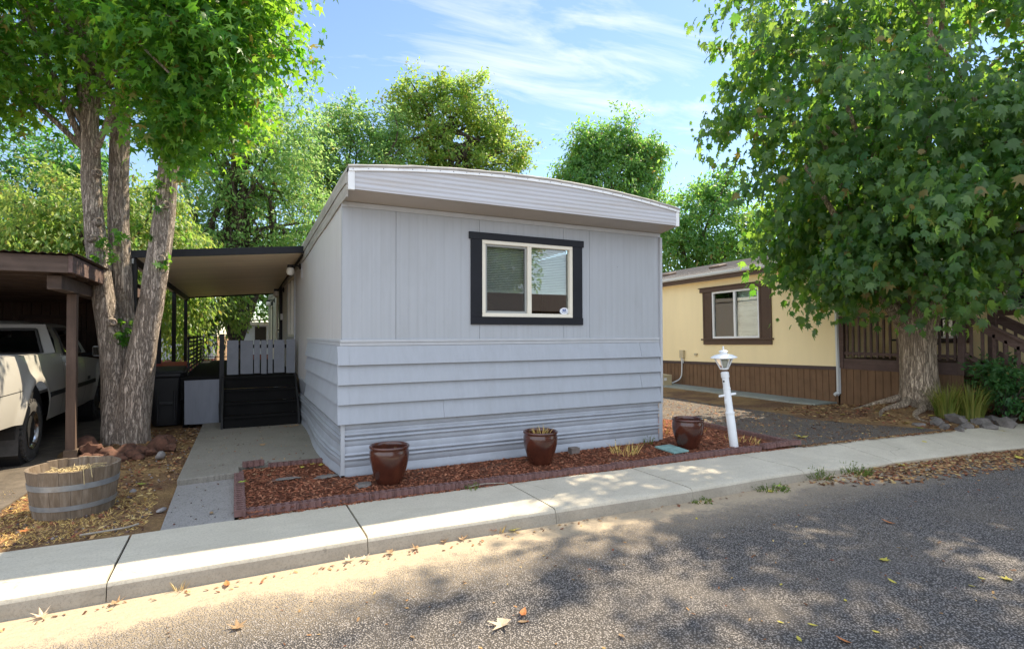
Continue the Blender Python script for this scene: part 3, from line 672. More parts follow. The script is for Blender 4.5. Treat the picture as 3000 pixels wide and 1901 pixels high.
# ------------------------------------------------------------------ the grey mobile home
HW = 4.27; HL = 14.0
home = thing('mobile_home', (0, 0, 0), 'grey mobile home with dark trimmed front window and shallow arched roof', 'mobile home')
F0 = Fr((0, 0, 0), (1, 0, 0), (0, -1, 0)); F1 = Fr((0, 0, 0), (0, 1, 0), (-1, 0, 0)); F2 = Fr((HW, 0, 0), (0, 1, 0), (1, 0, 0))
def drop(y): return lerp([-1, 0, 3.4, 10, 20], [0, 0, -.17, -.36, -.5], y)
WZ0, WZ1 = 1.655, 2.555; WU0, WU1 = 1.585, 2.825
w = MB()
for u0, u1 in [(0, .563), (.567, 1.548)]: w.fbox(F0, u0, u1, .5, 2.93, -.05, 0)
for u0, u1, z0, z1 in [(1.552, 2.697, WZ1, 2.93), (1.552, 2.697, .5, WZ0), (1.552, WU0, WZ0, WZ1), (2.701, 3.091, WZ1, 2.93), (2.701, 3.091, .5, WZ0), (WU1, 3.091, WZ0, WZ1), (3.095, HW, .5, 2.93)]: w.fbox(F0, u0, u1, z0, z1, -.05, 0)
w.build('front_wall', M['siding'], home)
w = MB(); w.fbox(F0, 0.06, WU0, .0, 2.93, -.09, -.051); w.fbox(F0, WU1, HW - .06, .0, 2.93, -.09, -.051); w.fbox(F0, WU0, WU1, WZ1, 2.93, -.09, -.051); w.fbox(F0, WU0, WU1, 0, WZ0, -.09, -.051)
w.build('wall_lining', M['dark'], home)
# left wall with two windows and a door opening
S1 = (5.0, 6.42, 1.40, 2.55); DR = (8.5, 9.6, .78, 2.42); S2 = (11.6, 12.7, 1.25, 2.3)
w = MB()
def panel(m, F, u0, u1, z0, z1f, hole=None, th=.05):
    for a, c in [(u0, u1)]:
        if hole is None: m.fbox(F, a, c, z0, z1f, -th, 0)
        else:
            h = hole
            if h[0] > a: m.fbox(F, a, h[0], z0, z1f, -th, 0)
            if h[1] < c: m.fbox(F, h[1], c, z0, z1f, -th, 0)
            m.fbox(F, h[0], h[1], z0, h[2], -th, 0); m.fbox(F, h[0], h[1], h[3], z1f, -th, 0)
edges = [0.052, 1.22, 2.44, 3.66, 4.88, 7.2, 8.4, 10.8, 13.0, HL]
for a, c in zip(edges[:-1], edges[1:]):
    h = next((q for q in (S1, DR, S2) if q[0] >= a and q[1] <= c), None)
    panel(w, F1, a + .002, c - .002, .70 if a > 2.4 else .5, 2.93 + drop(c), h)
w.build('side_wall', M['siding_side'], home)
w = MB(); panel(w, F2, .05, HL, .0, 2.85, None); w.box(.05, HW - .05, HL - .05, HL, 0, 2.7); w.build('rear_wall', M['siding_side'], home)
w = MB(); w.box(.06, HW - .06, .10, HL - .06, .62, .70); w.build('floor_deck', M['dark'], home)
w = MB(); w.box(.06, HW - .06, 3.2, 3.26, .70, 2.8); w.build('inner_wall', M['dark'], home)
# trims
w = MB(); w.fbox(F0, .052, HW - .002, 2.785, 2.836, .001, .014); w.build('frieze_board', M['trimgrey'], home, bevel=.002)
w = MB(); w.fbox(F0, -.012, .030, .0, .527, .001, .012); w.build('corner_trim', M['trimgrey'], home, bevel=.002)
w = MB(); w.fbox(F0, -.012, .05, 2.78, 2.838, .0145, .019); w.build('corner_trim', M['trimgrey'], home, bevel=.002)
w = MB(); w.fbox(F0, HW - .045, HW + .014, .0, .50, .012, .022); w.build('corner_trim', M['trimgrey'], home, bevel=.002)
w = MB(); w.fbox(F0, HW - .022, HW + .014, .505, 2.78, .001, .034); w.build('corner_trim', M['trimgrey'], home, bevel=.002)
# strip moulding above the lap boards
w = MB(); w.fbox(F0, -.02, HW - .024, 1.372, 1.400, .001, .020); w.fbox(F0, -.02, HW - .024, 1.336, 1.370, .001, .012)
w.fbox(F1, -.011, 2.965, 1.373, 1.401, .001, .019); w.fbox(F1, -.011, 2.965, 1.336, 1.371, .001, .012); w.build('belt_moulding', M['trimgrey'], home, bevel=.002)
# lap boards, wrapped round the corner
LZ = [1.334, 1.137, .934, .730, .528]
def lap(F, u0, u1, zt, zb, g=0.0, out=.046, cut=0.0):
    m = MB(); prof = [(.002, zt), (.006, zt), (out, zb), (out - .010, zb - .002), (.002, zb + .05)]
    A = [F.p(u0, z, n_ + g) for n_, z in prof]; B = [F.p(u1 + cut * (zt - z), z, n_ + g) for n_, z in prof]; k = len(prof)
    m.add(A + B, [tuple(range(k)), tuple(range(2 * k - 1, k - 1, -1))] + [(i, (i + 1) % k, k + (i + 1) % k, k + i) for i in range(k)]); return m
for i in range(4):
    zt, zb = LZ[i] + (.012 if i else 0), LZ[i + 1]
    if i % 2 == 0:
        m = lap(F0, .062, 3.895, zt, zb, 0, .046, .06); m2 = lap(F0, 3.899, HW - .025, zt, zb, 0, .046, 0)
        for k_ in range(5): m2.v[k_] = (m2.v[k_][0] + .06 * (zt - m2.v[k_][2]), m2.v[k_][1], m2.v[k_][2])
        m.add(m2.v, m2.f)
    else:
        m = lap(F0, .062, 1.10 if i == 3 else HW - .025, zt, zb)
        if i == 3: m2 = lap(F0, 1.103, HW - .025, zt, zb); m.add(m2.v, m2.f)
    s_ = lap(F1, .0, 2.95 + .03 * i, zt, zb, 0, .046); m.add(s_.v, s_.f)
    c_ = lap(F0, -.048, .064, zt, zb, .004, .048); m.add(c_.v, c_.f)
    m.build('lap_board', M['lap'], home)
# skirting: pressed metal with pairs of round ribs
def skirt_prof(n0):
    p = [(n0 + .004, .545)]
    for z in (.505, .462): p += [(n0 + .004, z + .004), (n0 + .0, z), (n0 + .004, z - .004)]
    def rib(zc):
        return [(n0 + .004, zc + .020), (n0 + .017, zc + .013), (n0 + .023, zc + .002), (n0 + .017, zc - .011), (n0 - .002, zc - .016)]
    p += rib(.412) + rib(.366) + [(n0 + .004, .335), (n0 + .004, .297), (n0 + 0, .293), (n0 + .004, .289)] + rib(.203) + rib(.158) + [(n0 + .004, .13), (n0 + .004, .080), (n0 + 0, .076), (n0 + .004, .072), (n0 + .005, .022), (n0 + .014, .010), (n0 + .008, -.03)]
    return p
w = MB(); pr = skirt_prof(-.004); us = np.linspace(.03, HW - .04, 40)
for a, c in zip(us[:-1], us[1:]):
    wob = lambda u: .004 * mnoise.noise(Vector((u * 1.6, 4, 0)))
    w.strip([F0.p(a, z, n_ + wob(a)) for n_, z in pr], [F0.p(c, z, n_ + wob(c)) for n_, z in pr])
w.build('front_skirting', M['skirt'], home, smooth=50)
w = MB(); us = np.linspace(-.008, HL, 90)
def bow(u, z): return .075 * math.exp(-((u - 1.6) / 1.3) ** 2) * max(0, 1 - z / .5) + .045 * math.sin(u * 1.9) * max(0, .45 - z) * (1 if u < 5 else .4)
for a, c in zip(us[:-1], us[1:]):
    w.strip([F1.p(a, z if z < .5 else .72, n_ + bow(a, z) * min(1, a * 2 + .05)) for n_, z in pr], [F1.p(c, z if z < .5 else .72, n_ + bow(c, z) * min(1, c * 2 + .05)) for n_, z in pr])
w.build('side_skirting', M['skirt'], home, smooth=50)
w = MB(); w.fbox(F1, 2.98, HL, .70, .735, .002, .014); w.build('side_belt_moulding', M['trimgrey'], home)
# roof
def arch(x): u = max(-1, min(1, (x - 2.16) / 2.2)); return 3.106 + .155 * (1 - u * u)
RX = np.linspace(-.006, HW + .022, 41)
RY = [-.352, 0, 1.5, 3.4, 6, 10, HL + .1]
w = MB()
for a, c in zip(RY[:-1], RY[1:]):
    wob = lambda x, y: .008 * mnoise.noise(Vector((x * 4, y * 2, 1)))
    w.strip([(x, a, arch(x) + drop(a) + wob(x, a)) for x in RX], [(x, c, arch(x) + drop(c) + wob(x, c)) for x in RX])
for sgn, x in ((-1, RX[0]), (1, RX[-1])):
    w.strip([(x, y, arch(x) + drop(y) + .003) for y in RY], [(x + sgn * .012, y, arch(x) + drop(y) - .055) for y in RY])
roof = w.build('roof', M['roofcoat'], home, smooth=40)
w = MB()   # rolled membrane edge along the front
w.tube([(x, -.360, arch(x) - .006 + .008 * mnoise.noise(Vector((x * 5, 0, 2)))) for x in RX], [.018 + .005 * mnoise.noise(Vector((x * 7, 3, 0))) for x in RX], 8)
w.build('roof_edge_roll', M['roofcoat'], roof, smooth=60)
w = MB(); RX2 = np.linspace(-.002, HW + .018, 41)   # nailed edge trim following the arch
A = [(x, -.366, arch(x) - .012) for x in RX2]; B = [(x, -.370, arch(x) - .052) for x in RX2]
w.strip(A, B); w.strip(B, [(x, -.358, arch(x) - .058) for x in RX2])
w.mat = 1
for i in range(29):
    x = .04 + i * .150; w.lathe([(0, .004), (.005, .003), (.006, 0)], Matrix.Translation((x, -.3695, arch(x) - .032)) @ Matrix.Rotation(R(90), 4, 'X'), 6)
w.build('edge_trim', [M['white'], M['metal']], home, smooth=60)
w = MB(); RX3 = np.linspace(.055, HW - .03, 41)
w.strip([(x, -.354, arch(x) - .05) for x in RX3], [(x, -.354, 2.888) for x in RX3])
w.build('fascia', M['fascia'], home)
w = MB(); w.box(-.004, .058, -.362, -.326, 2.880, 3.062); w.build('fascia_corner', M['white'], home, bevel=.003)
w = MB(); w.box(HW - .035, HW + .018, -.362, -.326, 2.880, 3.062); w.build('fascia_corner', M['white'], home, bevel=.003)
w = MB(); w.hexa([(.0, -.352, 2.889), (HW + .014, -.352, 2.889), (HW + .014, -.001, 2.839), (.0, -.001, 2.839), (.0, -.352, 2.897), (HW + .014, -.352, 2.897), (HW + .014, -.001, 2.847), (.0, -.001, 2.847)])
w.build('soffit', M['soffit'], home)
# weathered boards under the left eave, sagging towards the back
w = MB(); ys = np.linspace(-.325, HL, 40)
def bsec(x0, x1, zt, zb, sag=0.0):
    for a, c in zip(ys[:-1], ys[1:]):
        f = lambda y: drop(y) + sag * mnoise.noise(Vector((0, y * .8, 9)))
        w.hexa([(x0, a, zb + f(a)), (x1, a, zb + f(a)), (x1, c, zb + f(c)), (x0, c, zb + f(c)), (x0, a, zt + f(a)), (x1, a, zt + f(a)), (x1, c, zt + f(c)), (x0, c, zt + f(c))])
bsec(-.026, .0, 3.055, 2.945, .012); bsec(-.016, .0, 2.941, 2.815, .03)
w.build('eave_board', M['weathered'], home)
def window(par, F, u0, u1, z0, z1, frmat, trim=None, trimmat=None, ears=0.0, split=True, blindz=None, screen=False, depth=.05, tname='window_trim', head=.085, side=.16, foot=.09, fw=.045, pos=.012):
    """frame fills u0..u1 x z0..z1; returns the window frame part"""
    m = MB()
    for a, c, d, e in [(u0, u1, z0, z0 + fw), (u0, u1, z1 - fw, z1), (u0, u0 + fw, z0 + fw, z1 - fw), (u1 - fw, u1, z0 + fw, z1 - fw)]: m.fbox(F, a, c, d, e, -depth, pos)
    um = u0 + (u1 - u0) * .505
    if split: m.fbox(F, um - fw * .62, um + fw * .62, z0 + fw, z1 - fw, -depth + .002, pos - .003)
    wf = m.build('window', frmat, par, bevel=.004)
    g = MB(); g.fbox(F, u0 + fw * .6, u1 - fw * .6, z0 + fw * .6, z1 - fw * .6, -depth * .72, -depth * .72 + .004); g.build('pane', M['glass'], wf)
    if trimmat:
        t = MB(); t.fbox(F, u0 - side - ears, u1 + side + ears, z1, z1 + head, .001, .022); t.build(tname, trimmat, wf, bevel=.002)
        t = MB(); t.fbox(F, u0 - side, u0 - .001, z0, z1 - .001, .001, .018); t.build(tname, trimmat, wf, bevel=.002)
        t = MB(); t.fbox(F, u1 + .001, u1 + side, z0, z1 - .001, .001, .018); t.build(tname, trimmat, wf, bevel=.002)
        t = MB(); t.fbox(F, u0 - side, u1 + side + ears * .4, z0 - foot, z0 - .001, .001, .021); t.build(tname, trimmat, wf, bevel=.002)
    return wf, um
wf, um = window(home, F0, 1.578, 2.828, 1.657, 2.556, M['vinyl'], trimmat=M['navy'], ears=.022, head=.083, side=.143, foot=.090)
m = MB()   # sliding sash with its insect screen in front, left half
for a, c, d, e in [(1.625, um - .03, 1.700, 1.728), (1.625, um - .03, 2.486, 2.512), (1.625, 1.650, 1.728, 2.486), (um - .055, um - .03, 1.728, 2.486)]: m.fbox(F0, a, c, d, e, -.030, -.010)
sash = m.build('screen_sash', M['screenfr'], wf, bevel=.002)
def scr():
    t = NT('insect_screen'); tr = t.n('ShaderNodeBsdfTransparent'); df = t.n('ShaderNodeBsdfDiffuse'); df.inputs[0].default_value = (.09, .09, .085, 1)
    mm = t.n('ShaderNodeMixShader'); mm.inputs[0].default_value = .28; t.l(tr.outputs[0], mm.inputs[1]); t.l(df.outputs[0], mm.inputs[2]); t.l(mm.outputs[0], t.out.inputs['Surface']); return t.done()
m = MB(); m.add([F0.p(1.648, 1.726, -.02), F0.p(um - .053, 1.726, -.02), F0.p(um - .053, 2.488, -.02), F0.p(1.648, 2.488, -.02)], [(0, 1, 2, 3)]); m.build('insect_screen', scr(), wf)
m = MB()
for a, c in [(1.60, um - .005), (um + .005, 2.806)]:
    for i in range(27):
        z = 2.535 - i * .0205
        m.add([F0.p(a, z, -.110), F0.p(c, z, -.110), F0.p(c, z - .0175, -.098), F0.p(a, z - .0175, -.098)], [(0, 1, 2, 3)])
    m.fbox(F0, a, c, 1.952, 1.982, -.115, -.092)
m.build('blind', M['blind'], wf)
# oval security sticker on the right pane
m = MB(); c0 = (2.725, 1.742)
def ell(F, cu, cz, a, b_, n_, k=28): return [F.p(cu + a * math.cos(2 * math.pi * i / k), cz + b_ * math.sin(2 * math.pi * i / k), n_) for i in range(k)]
m.add(ell(F0, *c0, .066, .043, -.028), [tuple(range(28))]); st = m.build('window_sticker', simple('sticker_white', (.72, .74, .78), .4, .03), wf)
m = MB(); m.add(ell(F0, c0[0], c0[1] + .012, .029, .015, -.0265), [tuple(range(28))]); m.build('emblem', simple('sticker_blue', (.01, .045, .22), .4, .05), st)
m = MB()
for pts in [[(-.022, .008), (-.012, .011), (-.003, .016), (.003, .020), (.004, .010), (-.002, .003)], [(.004, .019), (.010, .011), (.021, .009)], [(-.006, .010), (.002, .012)]]:
    for p_, q_ in zip(pts[:-1], pts[1:]): m.bar(F0.p(c0[0] + p_[0], c0[1] + p_[1], -.0255), F0.p(c0[0] + q_[0], c0[1] + q_[1], -.0255), .0022, .001, (0, 1, 0))
m.build('emblem_mark', simple('sticker_line', (.7, .75, .85), .5, .02), st)
m = MB()
x = -.034
for wd in (.010, .004, .006, .005, 0, .003, .005, .008, .006, .007):
    if wd: m.fbox(F0, c0[0] + x, c0[0] + x + wd, c0[1] - .016, c0[1] - .0105 + (.002 if wd > .007 else 0), -.0268, -.0262)
    x += wd + .0018 if wd else .004
for x in (-.010, -.004, .003, .008): m.fbox(F0, c0[0] + x, c0[0] + x + .004, c0[1] - .0265, c0[1] - .0235, -.0268, -.0262)
m.build('sticker_lettering', simple('sticker_ink', (.05, .08, .22), .5, .05), st)
# left side windows, door, downpipe
window(home, F1, S1[0], S1[1], S1[2], S1[3], M['vinyl'], trimmat=M['trimgrey'], head=.07, side=.07, foot=.07)
window(home, F1, S2[0], S2[1], S2[2], S2[3], M['vinyl'], trimmat=M['navy'], head=.1, side=.1, foot=.1)
m = MB(); m.fbox(F1, DR[0] + .05, DR[1] - .05, DR[2] + .02, DR[3] - .05, -.045, -.005); d_ = m.build('door', M['trimgrey'], home)
m = MB(); m.fbox(F1, 8.78, 9.32, 1.5, 2.2, -.004, .004); m.build('door_pane', simple('tan_glass', (.20, .16, .10), .15, .1), d_)
m = MB(); m.tube([F1.p(8.68, 1.55, .0), F1.p(8.68, 1.55, .06)], .02, 8); m.build('door_handle', M['black'], d_)
m = MB()
for a, c, d, e in [(DR[0] - .05, DR[0] + .04, .78, 2.47), (DR[1] - .04, DR[1] + .05, .78, 2.47), (DR[0] + .04, DR[1] - .04, 2.38, 2.47)]: m.fbox(F1, a, c, d, e, .001, .03)
m.build('door_frame', M['vinyl'], home)
m = MB(); m.fbox(F1, 7.98, 8.10, .76, 2.55, .002, .07); m.build('downpipe', M['black'], home)
m = MB(); m.fbox(F1, 7.8, 7.92, 1.78, 1.92, .002, .05); m.build('switch_box', M['white'], home)
m = MB(); m.fbox(F1, 3.78, 3.83, 2.38, 2.66, .002, .012); m.build('wall_strip', M['trimgrey'], home)
def wall_lamp(y, z):
    a = MB(); a.lathe([(0, 0), (.055, 0), (.055, .02), (.02, .03), (.018, .03)], Matrix.Translation((-.002, y, z)) @ Matrix.Rotation(R(-90), 4, 'Y'), 14)
    a.tube(cr([(-.02, y, z), (-.10, y, z + .012), (-.16, y, z - .005)], 4), .014, 8); a.lathe([(0, .03), (.045, .03), (.05, 0), (.05, -.02)], Matrix.Translation((-.165, y, z - .015)), 16)
    l = a.build('wall_lamp', M['black'], home, smooth=40)
    c = MB(); c.lathe([(.046, 0), (.06, -.03), (.062, -.08), (.05, -.115), (.025, -.13), (0, -.132)], Matrix.Translation((-.165, y, z - .03)), 18); c.build('lamp_shade', M['jar'], l, smooth=60)
wall_lamp(4.02, 2.60); wall_lamp(7.55, 2.45); wall_lamp(10.8, 2.38)
# ------------------------------------------------------------------ porch awning, deck, steps
aw = thing('porch_awning', (-1.1, 3.4, 2.3), 'flat metal porch awning with black fascia and beige ribbed underside', 'awning')
AY0, AY1 = 3.42, 9.9
def aL(y): return lerp([AY0, AY1], [-2.30, -2.06], y)
def azl(y): return lerp([AY0, AY1], [2.545, 2.365], y)     # underside height, outer edge
def azr(y): return lerp([AY0, AY1], [2.775, 2.535], y)     # underside height, at the home
w = MB(); npan = 62; step = (AY1 - AY0) / npan
for i in range(npan):
    y = AY0 + i * step
    for a, c, d, e in [(0, .12, 0, .022), (.12, .30, .022, .022), (.30, .42, .022, 0), (.42, 1, 0, 0)]:
        ya, yc = y + a * step, y + c * step
        w.add([(aL(ya), ya, azl(ya) + d), (-.03, ya, azr(ya) + d), (-.03, yc, azr(yc) + e), (aL(yc), yc, azl(yc) + e)], [(0, 1, 2, 3)])
w.build('awning_pan', M['beigepan'], aw)
w = MB(); w.hexa([(aL(AY0) - .01, AY0, azl(AY0) + .028), (.0, AY0, azr(AY0) + .028), (.0, AY1, azr(AY1) + .028), (aL(AY1) - .01, AY1, azl(AY1) + .028)] + [(aL(AY0) - .01, AY0, azl(AY0) + .06), (.0, AY0, azr(AY0) + .06), (.0, AY1, azr(AY1) + .06), (aL(AY1) - .01, AY1, azl(AY1) + .06)])
w.build('awning_roof', M['roofcoat'], aw)
w = MB(); w.hexa([(aL(AY0) - .03, AY0 - .03, azl(AY0) - .022), (-.002, AY0 - .03, azr(AY0) - .03), (-.002, AY0 - .002, azr(AY0) - .03), (aL(AY0) - .03, AY0 - .002, azl(AY0) - .022), (aL(AY0) - .03, AY0 - .03, azl(AY0) + .085), (-.002, AY0 - .03, azr(AY0) + .080), (-.002, AY0 - .002, azr(AY0) + .080), (aL(AY0) - .03, AY0 - .002, azl(AY0) + .085)])
w.build('fascia', M['navy'], aw, bevel=.004)
w = MB(); w.hexa([(aL(AY1), AY1, azl(AY1) - .03), (-.03, AY1, azr(AY1) - .03), (-.03, AY1 + .03, azr(AY1) - .03), (aL(AY1), AY1 + .03, azl(AY1) - .03), (aL(AY1), AY1, azl(AY1) + .07), (-.03, AY1, azr(AY1) + .07), (-.03, AY1 + .03, azr(AY1) + .07), (aL(AY1), AY1 + .03, azl(AY1) + .07)])
w.build('rear_fascia', M['navy'], aw)
w = MB(); ys = [AY0, AY1]
w.hexa([(aL(AY0) - .035, AY0, azl(AY0) - .09), (aL(AY0) + .03, AY0, azl(AY0) - .09), (aL(AY1) + .03, AY1, azl(AY1) - .09), (aL(AY1) - .035, AY1, azl(AY1) - .09), (aL(AY0) - .035, AY0, azl(AY0) - .002), (aL(AY0) + .03, AY0, azl(AY0) - .002), (aL(AY1) + .03, AY1, azl(AY1) - .002), (aL(AY1) - .035, AY1, azl(AY1) - .002)])
w.build('beam', M['galv'], aw)
w = MB(); w.bar((aL(AY0) + .045, AY0 + .02, azl(AY0) - .05), (aL(AY1) + .045, AY1, azl(AY1) - .05), .02, .10); w.build('beam_liner', M['black'], aw)
for y in (3.50, 5.72, 7.62, 9.62):
    w = MB(); x = aL(y) + .012; h = .05 if y < 4 else .036; w.box(x - h, x + h, y - h, y + h, -.06, azl(y) - .085); w.build('post', M['black'], aw, bevel=.004)
w = MB(); w.tube(cr([(-.03, 3.5, 2.72), (-.035, 5, 2.66), (-.03, 7.5, 2.6), (-.03, 9.8, 2.5)], 5), .016, 6); w.build('flashing_cable', M['black'], aw)
# raised deck with gate and railing
dk = thing('porch_deck', (-.9, 4.4, 0), 'black painted raised porch deck with woven side railing', 'porch')
w = MB()
for i in range(43): w.box(-1.74, -.02, 4.42 + i * .142, 4.42 + i * .142 + .137, .735, .76)
w.build('deck_floor', M['blackstep'], dk)
w = MB(); w.box(-1.76, -.03, 4.385, 4.415, .58, .765); w.box(-1.76, -1.73, 4.42, 10.5, .4, .735); w.box(-1.76, -.03, 10.5, 10.53, .3, .765)
for y in np.linspace(4.5, 10.4, 5): w.box(-1.74, -1.66, y, y + .08, -.06, .73)
w.build('deck_frame', M['blackstep'], dk)
w = MB(); w.box(-1.215, -1.145, 4.34, 4.41, 0, 1.46); w.build('newel_post', M['black'], dk, bevel=.004)
w = MB()
w.bar((-1.70, 4.45, 1.395), (-1.70, 10.45, 1.395), .035); w.bar((-1.70, 4.45, .86), (-1.70, 10.45, .86), .022); w.bar((-1.70, 10.45, 1.44), (-.9, 10.45, 1.44), .025); w.bar((-1.70, 10.45, .86), (-.9, 10.45, .86), .02)
for y in (4.95, 7.3, 9.9): w.bar((-1.70, y, .76), (-1.70, y, 1.39), .016)
for y in np.arange(5.3, 10.4, .62): w.bar((-1.70, y, .76), (-1.70, y, .90), .014)
for x in np.arange(-1.6, -.85, .19): w.bar((x, 10.45, .76), (x, 10.45, 1.44), .014); w.lathe([(0, -.05), (.016, -.025), (.02, 0), (.016, .025), (0, .05)], Matrix.Translation((x, 10.45, 1.1)), 8)
w.build('railing', M['black'], dk)
w = MB()
for r_ in range(6):
    z = .93 + r_ * .078; pts = [(-1.70 + .010 * math.sin(math.pi * (i / 4 + r_)), 5.15 + i * .078, z + .006 * math.sin(i * 1.7 + r_)) for i in range(66)]
    for p_, q_ in zip(pts[:-1], pts[1:]): w.hexa([(p_[0] - .004, p_[1], p_[2] - .014), (p_[0] + .004, p_[1], p_[2] - .014), (q_[0] + .004, q_[1], q_[2] - .014), (q_[0] - .004, q_[1], q_[2] - .014), (p_[0] - .004, p_[1], p_[2] + .014), (p_[0] + .004, p_[1], p_[2] + .014), (q_[0] + .004, q_[1], q_[2] + .014), (q_[0] - .004, q_[1], q_[2] + .014)])
for i in range(5): w.box(-1.709, -1.691, 5.14 + i * 1.24, 5.158 + i * 1.24, .88, 1.42)
w.build('woven_panel', M['black'], dk)
gt = thing('pallet_gate', (-.6, 4.36, .78), 'grey board gate of uneven upright planks above the black steps', 'gate')
GX = [(-1.105, -.935), (-.905, -.715), (-.70, -.612), (-.592, -.506), (-.486, -.412), (-.392, -.225), (-.196, -.055)]
for i, (a, c) in enumerate(GX):
    w = MB(); w.box(a, c, 4.345, 4.363, .785 + .006 * (i % 3), 1.355 - .008 * (i % 2) + .004 * i * .5); w.build('plank', simple('gate_grey', (.17, .178, .20), .6, .1, 5, .1, 60) if i == 0 else bpy.data.materials['gate_grey'], gt, bevel=.003)
w = MB(); w.box(-1.10, -.06, 4.365, 4.383, .80, .86); w.box(-1.10, -.06, 4.365, 4.383, 1.22, 1.28); w.build('rail', M['blackstep'], gt)
stp = thing('porch_steps', (-.6, 3.6, 0), 'black wooden steps rising from the concrete pad to the gate', 'steps')
for i in range(4):
    w = MB(); w.box(-1.14, -.085, 3.60 + i * .185, 3.60 + (i + 1) * .185 + .02 + (.005 if i == 3 else 0), .19 * (i + 1) - .035, .19 * (i + 1) - .002); w.build('tread', M['blackstep'], stp, bevel=.004)
    w = MB(); w.box(-1.14, -.085, 3.625 + i * .185, 3.64 + i * .185, .19 * i + .001, .19 * (i + 1) - .037); w.build('riser', M['blackstep'], stp)
for x in (-1.175, -.08):
    w = MB(); w.prism([(x, 3.585, .0), (x, 4.335, .0), (x, 4.335, .775), (x, 4.20, .775), (x, 3.585, .21)], (.032, 0, 0)); w.build('stringer', M['black'], stp, bevel=.003)
pnl = MB(); pnl.prism([(x, 4.36, z) for x, z in [(-1.705, .01), (-1.215, -.0), (-1.222, .30), (-1.205, .46), (-1.20, .69), (-1.215, .718), (-1.71, .712)]], (0, .018, 0))
tag(pnl.build('plywood_panel', simple('grey_ply', (.20, .21, .245), .6, .12, 4, .15, 40, stretch=(3, 1, .5)), org=(-1.46, 4.36, 0), bevel=.003), 'grey painted plywood sheet closing the gap under the porch deck', 'panel')

# ------------------------------------------------------------------ wheelie bins
def bin_(x, y, lidmat, label, s=1.0, rz=0.0, z0=-.05):
    t = thing('wheelie_bin', (x, y, z0), label, 'bin')
    def sec(hw, hd, z, k=.06, dy=0):
        o = []
        for sx, sy in ((-1, -1), (1, -1), (1, 1), (-1, 1)):
            for da, db in (((1, 0), (0, 1)) if sx * sy < 0 else ((0, 1), (1, 0))):
                o.append((x + sx * (hw - k * da), y + dy + sy * (hd - k * db), z0 + z))
        return o
    rings = [sec(.19 * s, .22 * s, .02), sec(.20 * s, .23 * s, .10), sec(.235 * s, .285 * s, .80 * s), sec(.255 * s, .305 * s, .82 * s), sec(.255 * s, .305 * s, .87 * s)]
    w = MB(); v = [p for r_ in rings for p in r_]; k = 8
    w.add(v, [tuple(range(k))] + [(i * k + j, i * k + (j + 1) % k, (i + 1) * k + (j + 1) % k, (i + 1) * k + j) for i in range(4) for j in range(k)] + [tuple(4 * k + j for j in range(k))])
    for a in (-.13, .10): w.box(x + a * s, x + (a + .03) * s, y - .292 * s, y - .235 * s, z0 + .10, z0 + .60 * s)
    w.box(x - .10 * s, x + .10 * s, y - .285 * s, y - .24 * s, z0 + .36 * s, z0 + .41 * s)
    w.build('body', M['blackplastic'], t, bevel=.010)
    w = MB(); w.hexa([(x - .265 * s, y - .325 * s, z0 + .875 * s), (x + .265 * s, y - .325 * s, z0 + .875 * s), (x + .265 * s, y + .31 * s, z0 + .875 * s), (x - .265 * s, y + .31 * s, z0 + .875 * s), (x - .24 * s, y - .29 * s, z0 + .915 * s), (x + .24 * s, y - .29 * s, z0 + .915 * s), (x + .24 * s, y + .29 * s, z0 + .965 * s), (x - .24 * s, y + .29 * s, z0 + .965 * s)])
    w.build('lid', lidmat, t, bevel=.015, seg=3)
    w = MB(); w.tube([(x - .22 * s, y + .34 * s, z0 + .85 * s), (x + .22 * s, y + .34 * s, z0 + .85 * s)], .016, 8); w.build('handle', M['blackplastic'], t)
    for sx in (-1, 1):
        w = MB(); w.lathe([(0, -.025), (.09, -.025), (.10, -.015), (.10, .015), (.09, .025), (0, .025)], Matrix.Translation((x + sx * .23 * s, y + .25 * s, z0 + .10)) @ Matrix.Rotation(R(90), 4, 'Y'), 18); w.build('wheel', M['rubber'], t, smooth=40)
bin_(-1.98, 4.90, M['blackplastic'], 'black lidded wheelie bin in front of the red lidded one')
bin_(-2.00, 5.62, M['redplastic'], 'wheelie bin with a red lid standing behind the black bin', 1.04)

# ------------------------------------------------------------------ carport
cp = thing('carport', (-4.6, 4.5, 0), 'dark brown open fronted wooden carport over the white pickup', 'carport')
def post(x, y, z1):
    w = MB(); w.box(x - .048, x + .048, y - .05, y + .05, -.04, z1); return w.build('post', M['brownz'], cp, bevel=.006)
p0 = post(-2.735, 2.40, 1.945); post(-2.735, 5.6, 1.945); post(-6.4, 2.40, 1.945)
w = MB(); w.box(-2.80, -2.665, 2.34, 2.46, -.055, .085); w.build('base_block', simple('timber_foot', (.11, .075, .05), .85, .3, 10), p0, bevel=.006)
w = MB(); w.box(-2.805, -2.675, 1.66, 9.0, 1.948, 2.100); w.build('beam', M['brown'], cp, bevel=.006)
w = MB(); w.box(-6.47, -6.34, 1.66, 9.0, 1.948, 2.100); w.build('beam', M['brown'], cp, bevel=.006)
w = MB(); w.box(-6.75, -2.585, 1.50, 1.54, 2.118, 2.300); w.build('fascia', M['brown'], cp, bevel=.004)
w = MB(); w.box(-2.585, -2.545, 1.49, 9.0, 2.120, 2.302); w.build('fascia', wood('side_fascia', (.09, .055, .045), (.17, .115, .10), 'y'), cp, bevel=.004)
w = MB(); xs_ = np.linspace(-6.8, -2.50, 240)
zf = lambda x: 2.318 + .010 * math.sin(x * 2 * math.pi / .076)
w.strip([(x, 1.44, zf(x)) for x in xs_], [(x, 9.1, zf(x) + .02) for x in xs_]); w.build('corrugated_roof', M['brown'], cp, smooth=60)
w = MB()
for y in np.arange(1.8, 9.0, .6): w.box(-6.7, -2.59, y, y + .045, 2.10, 2.25)
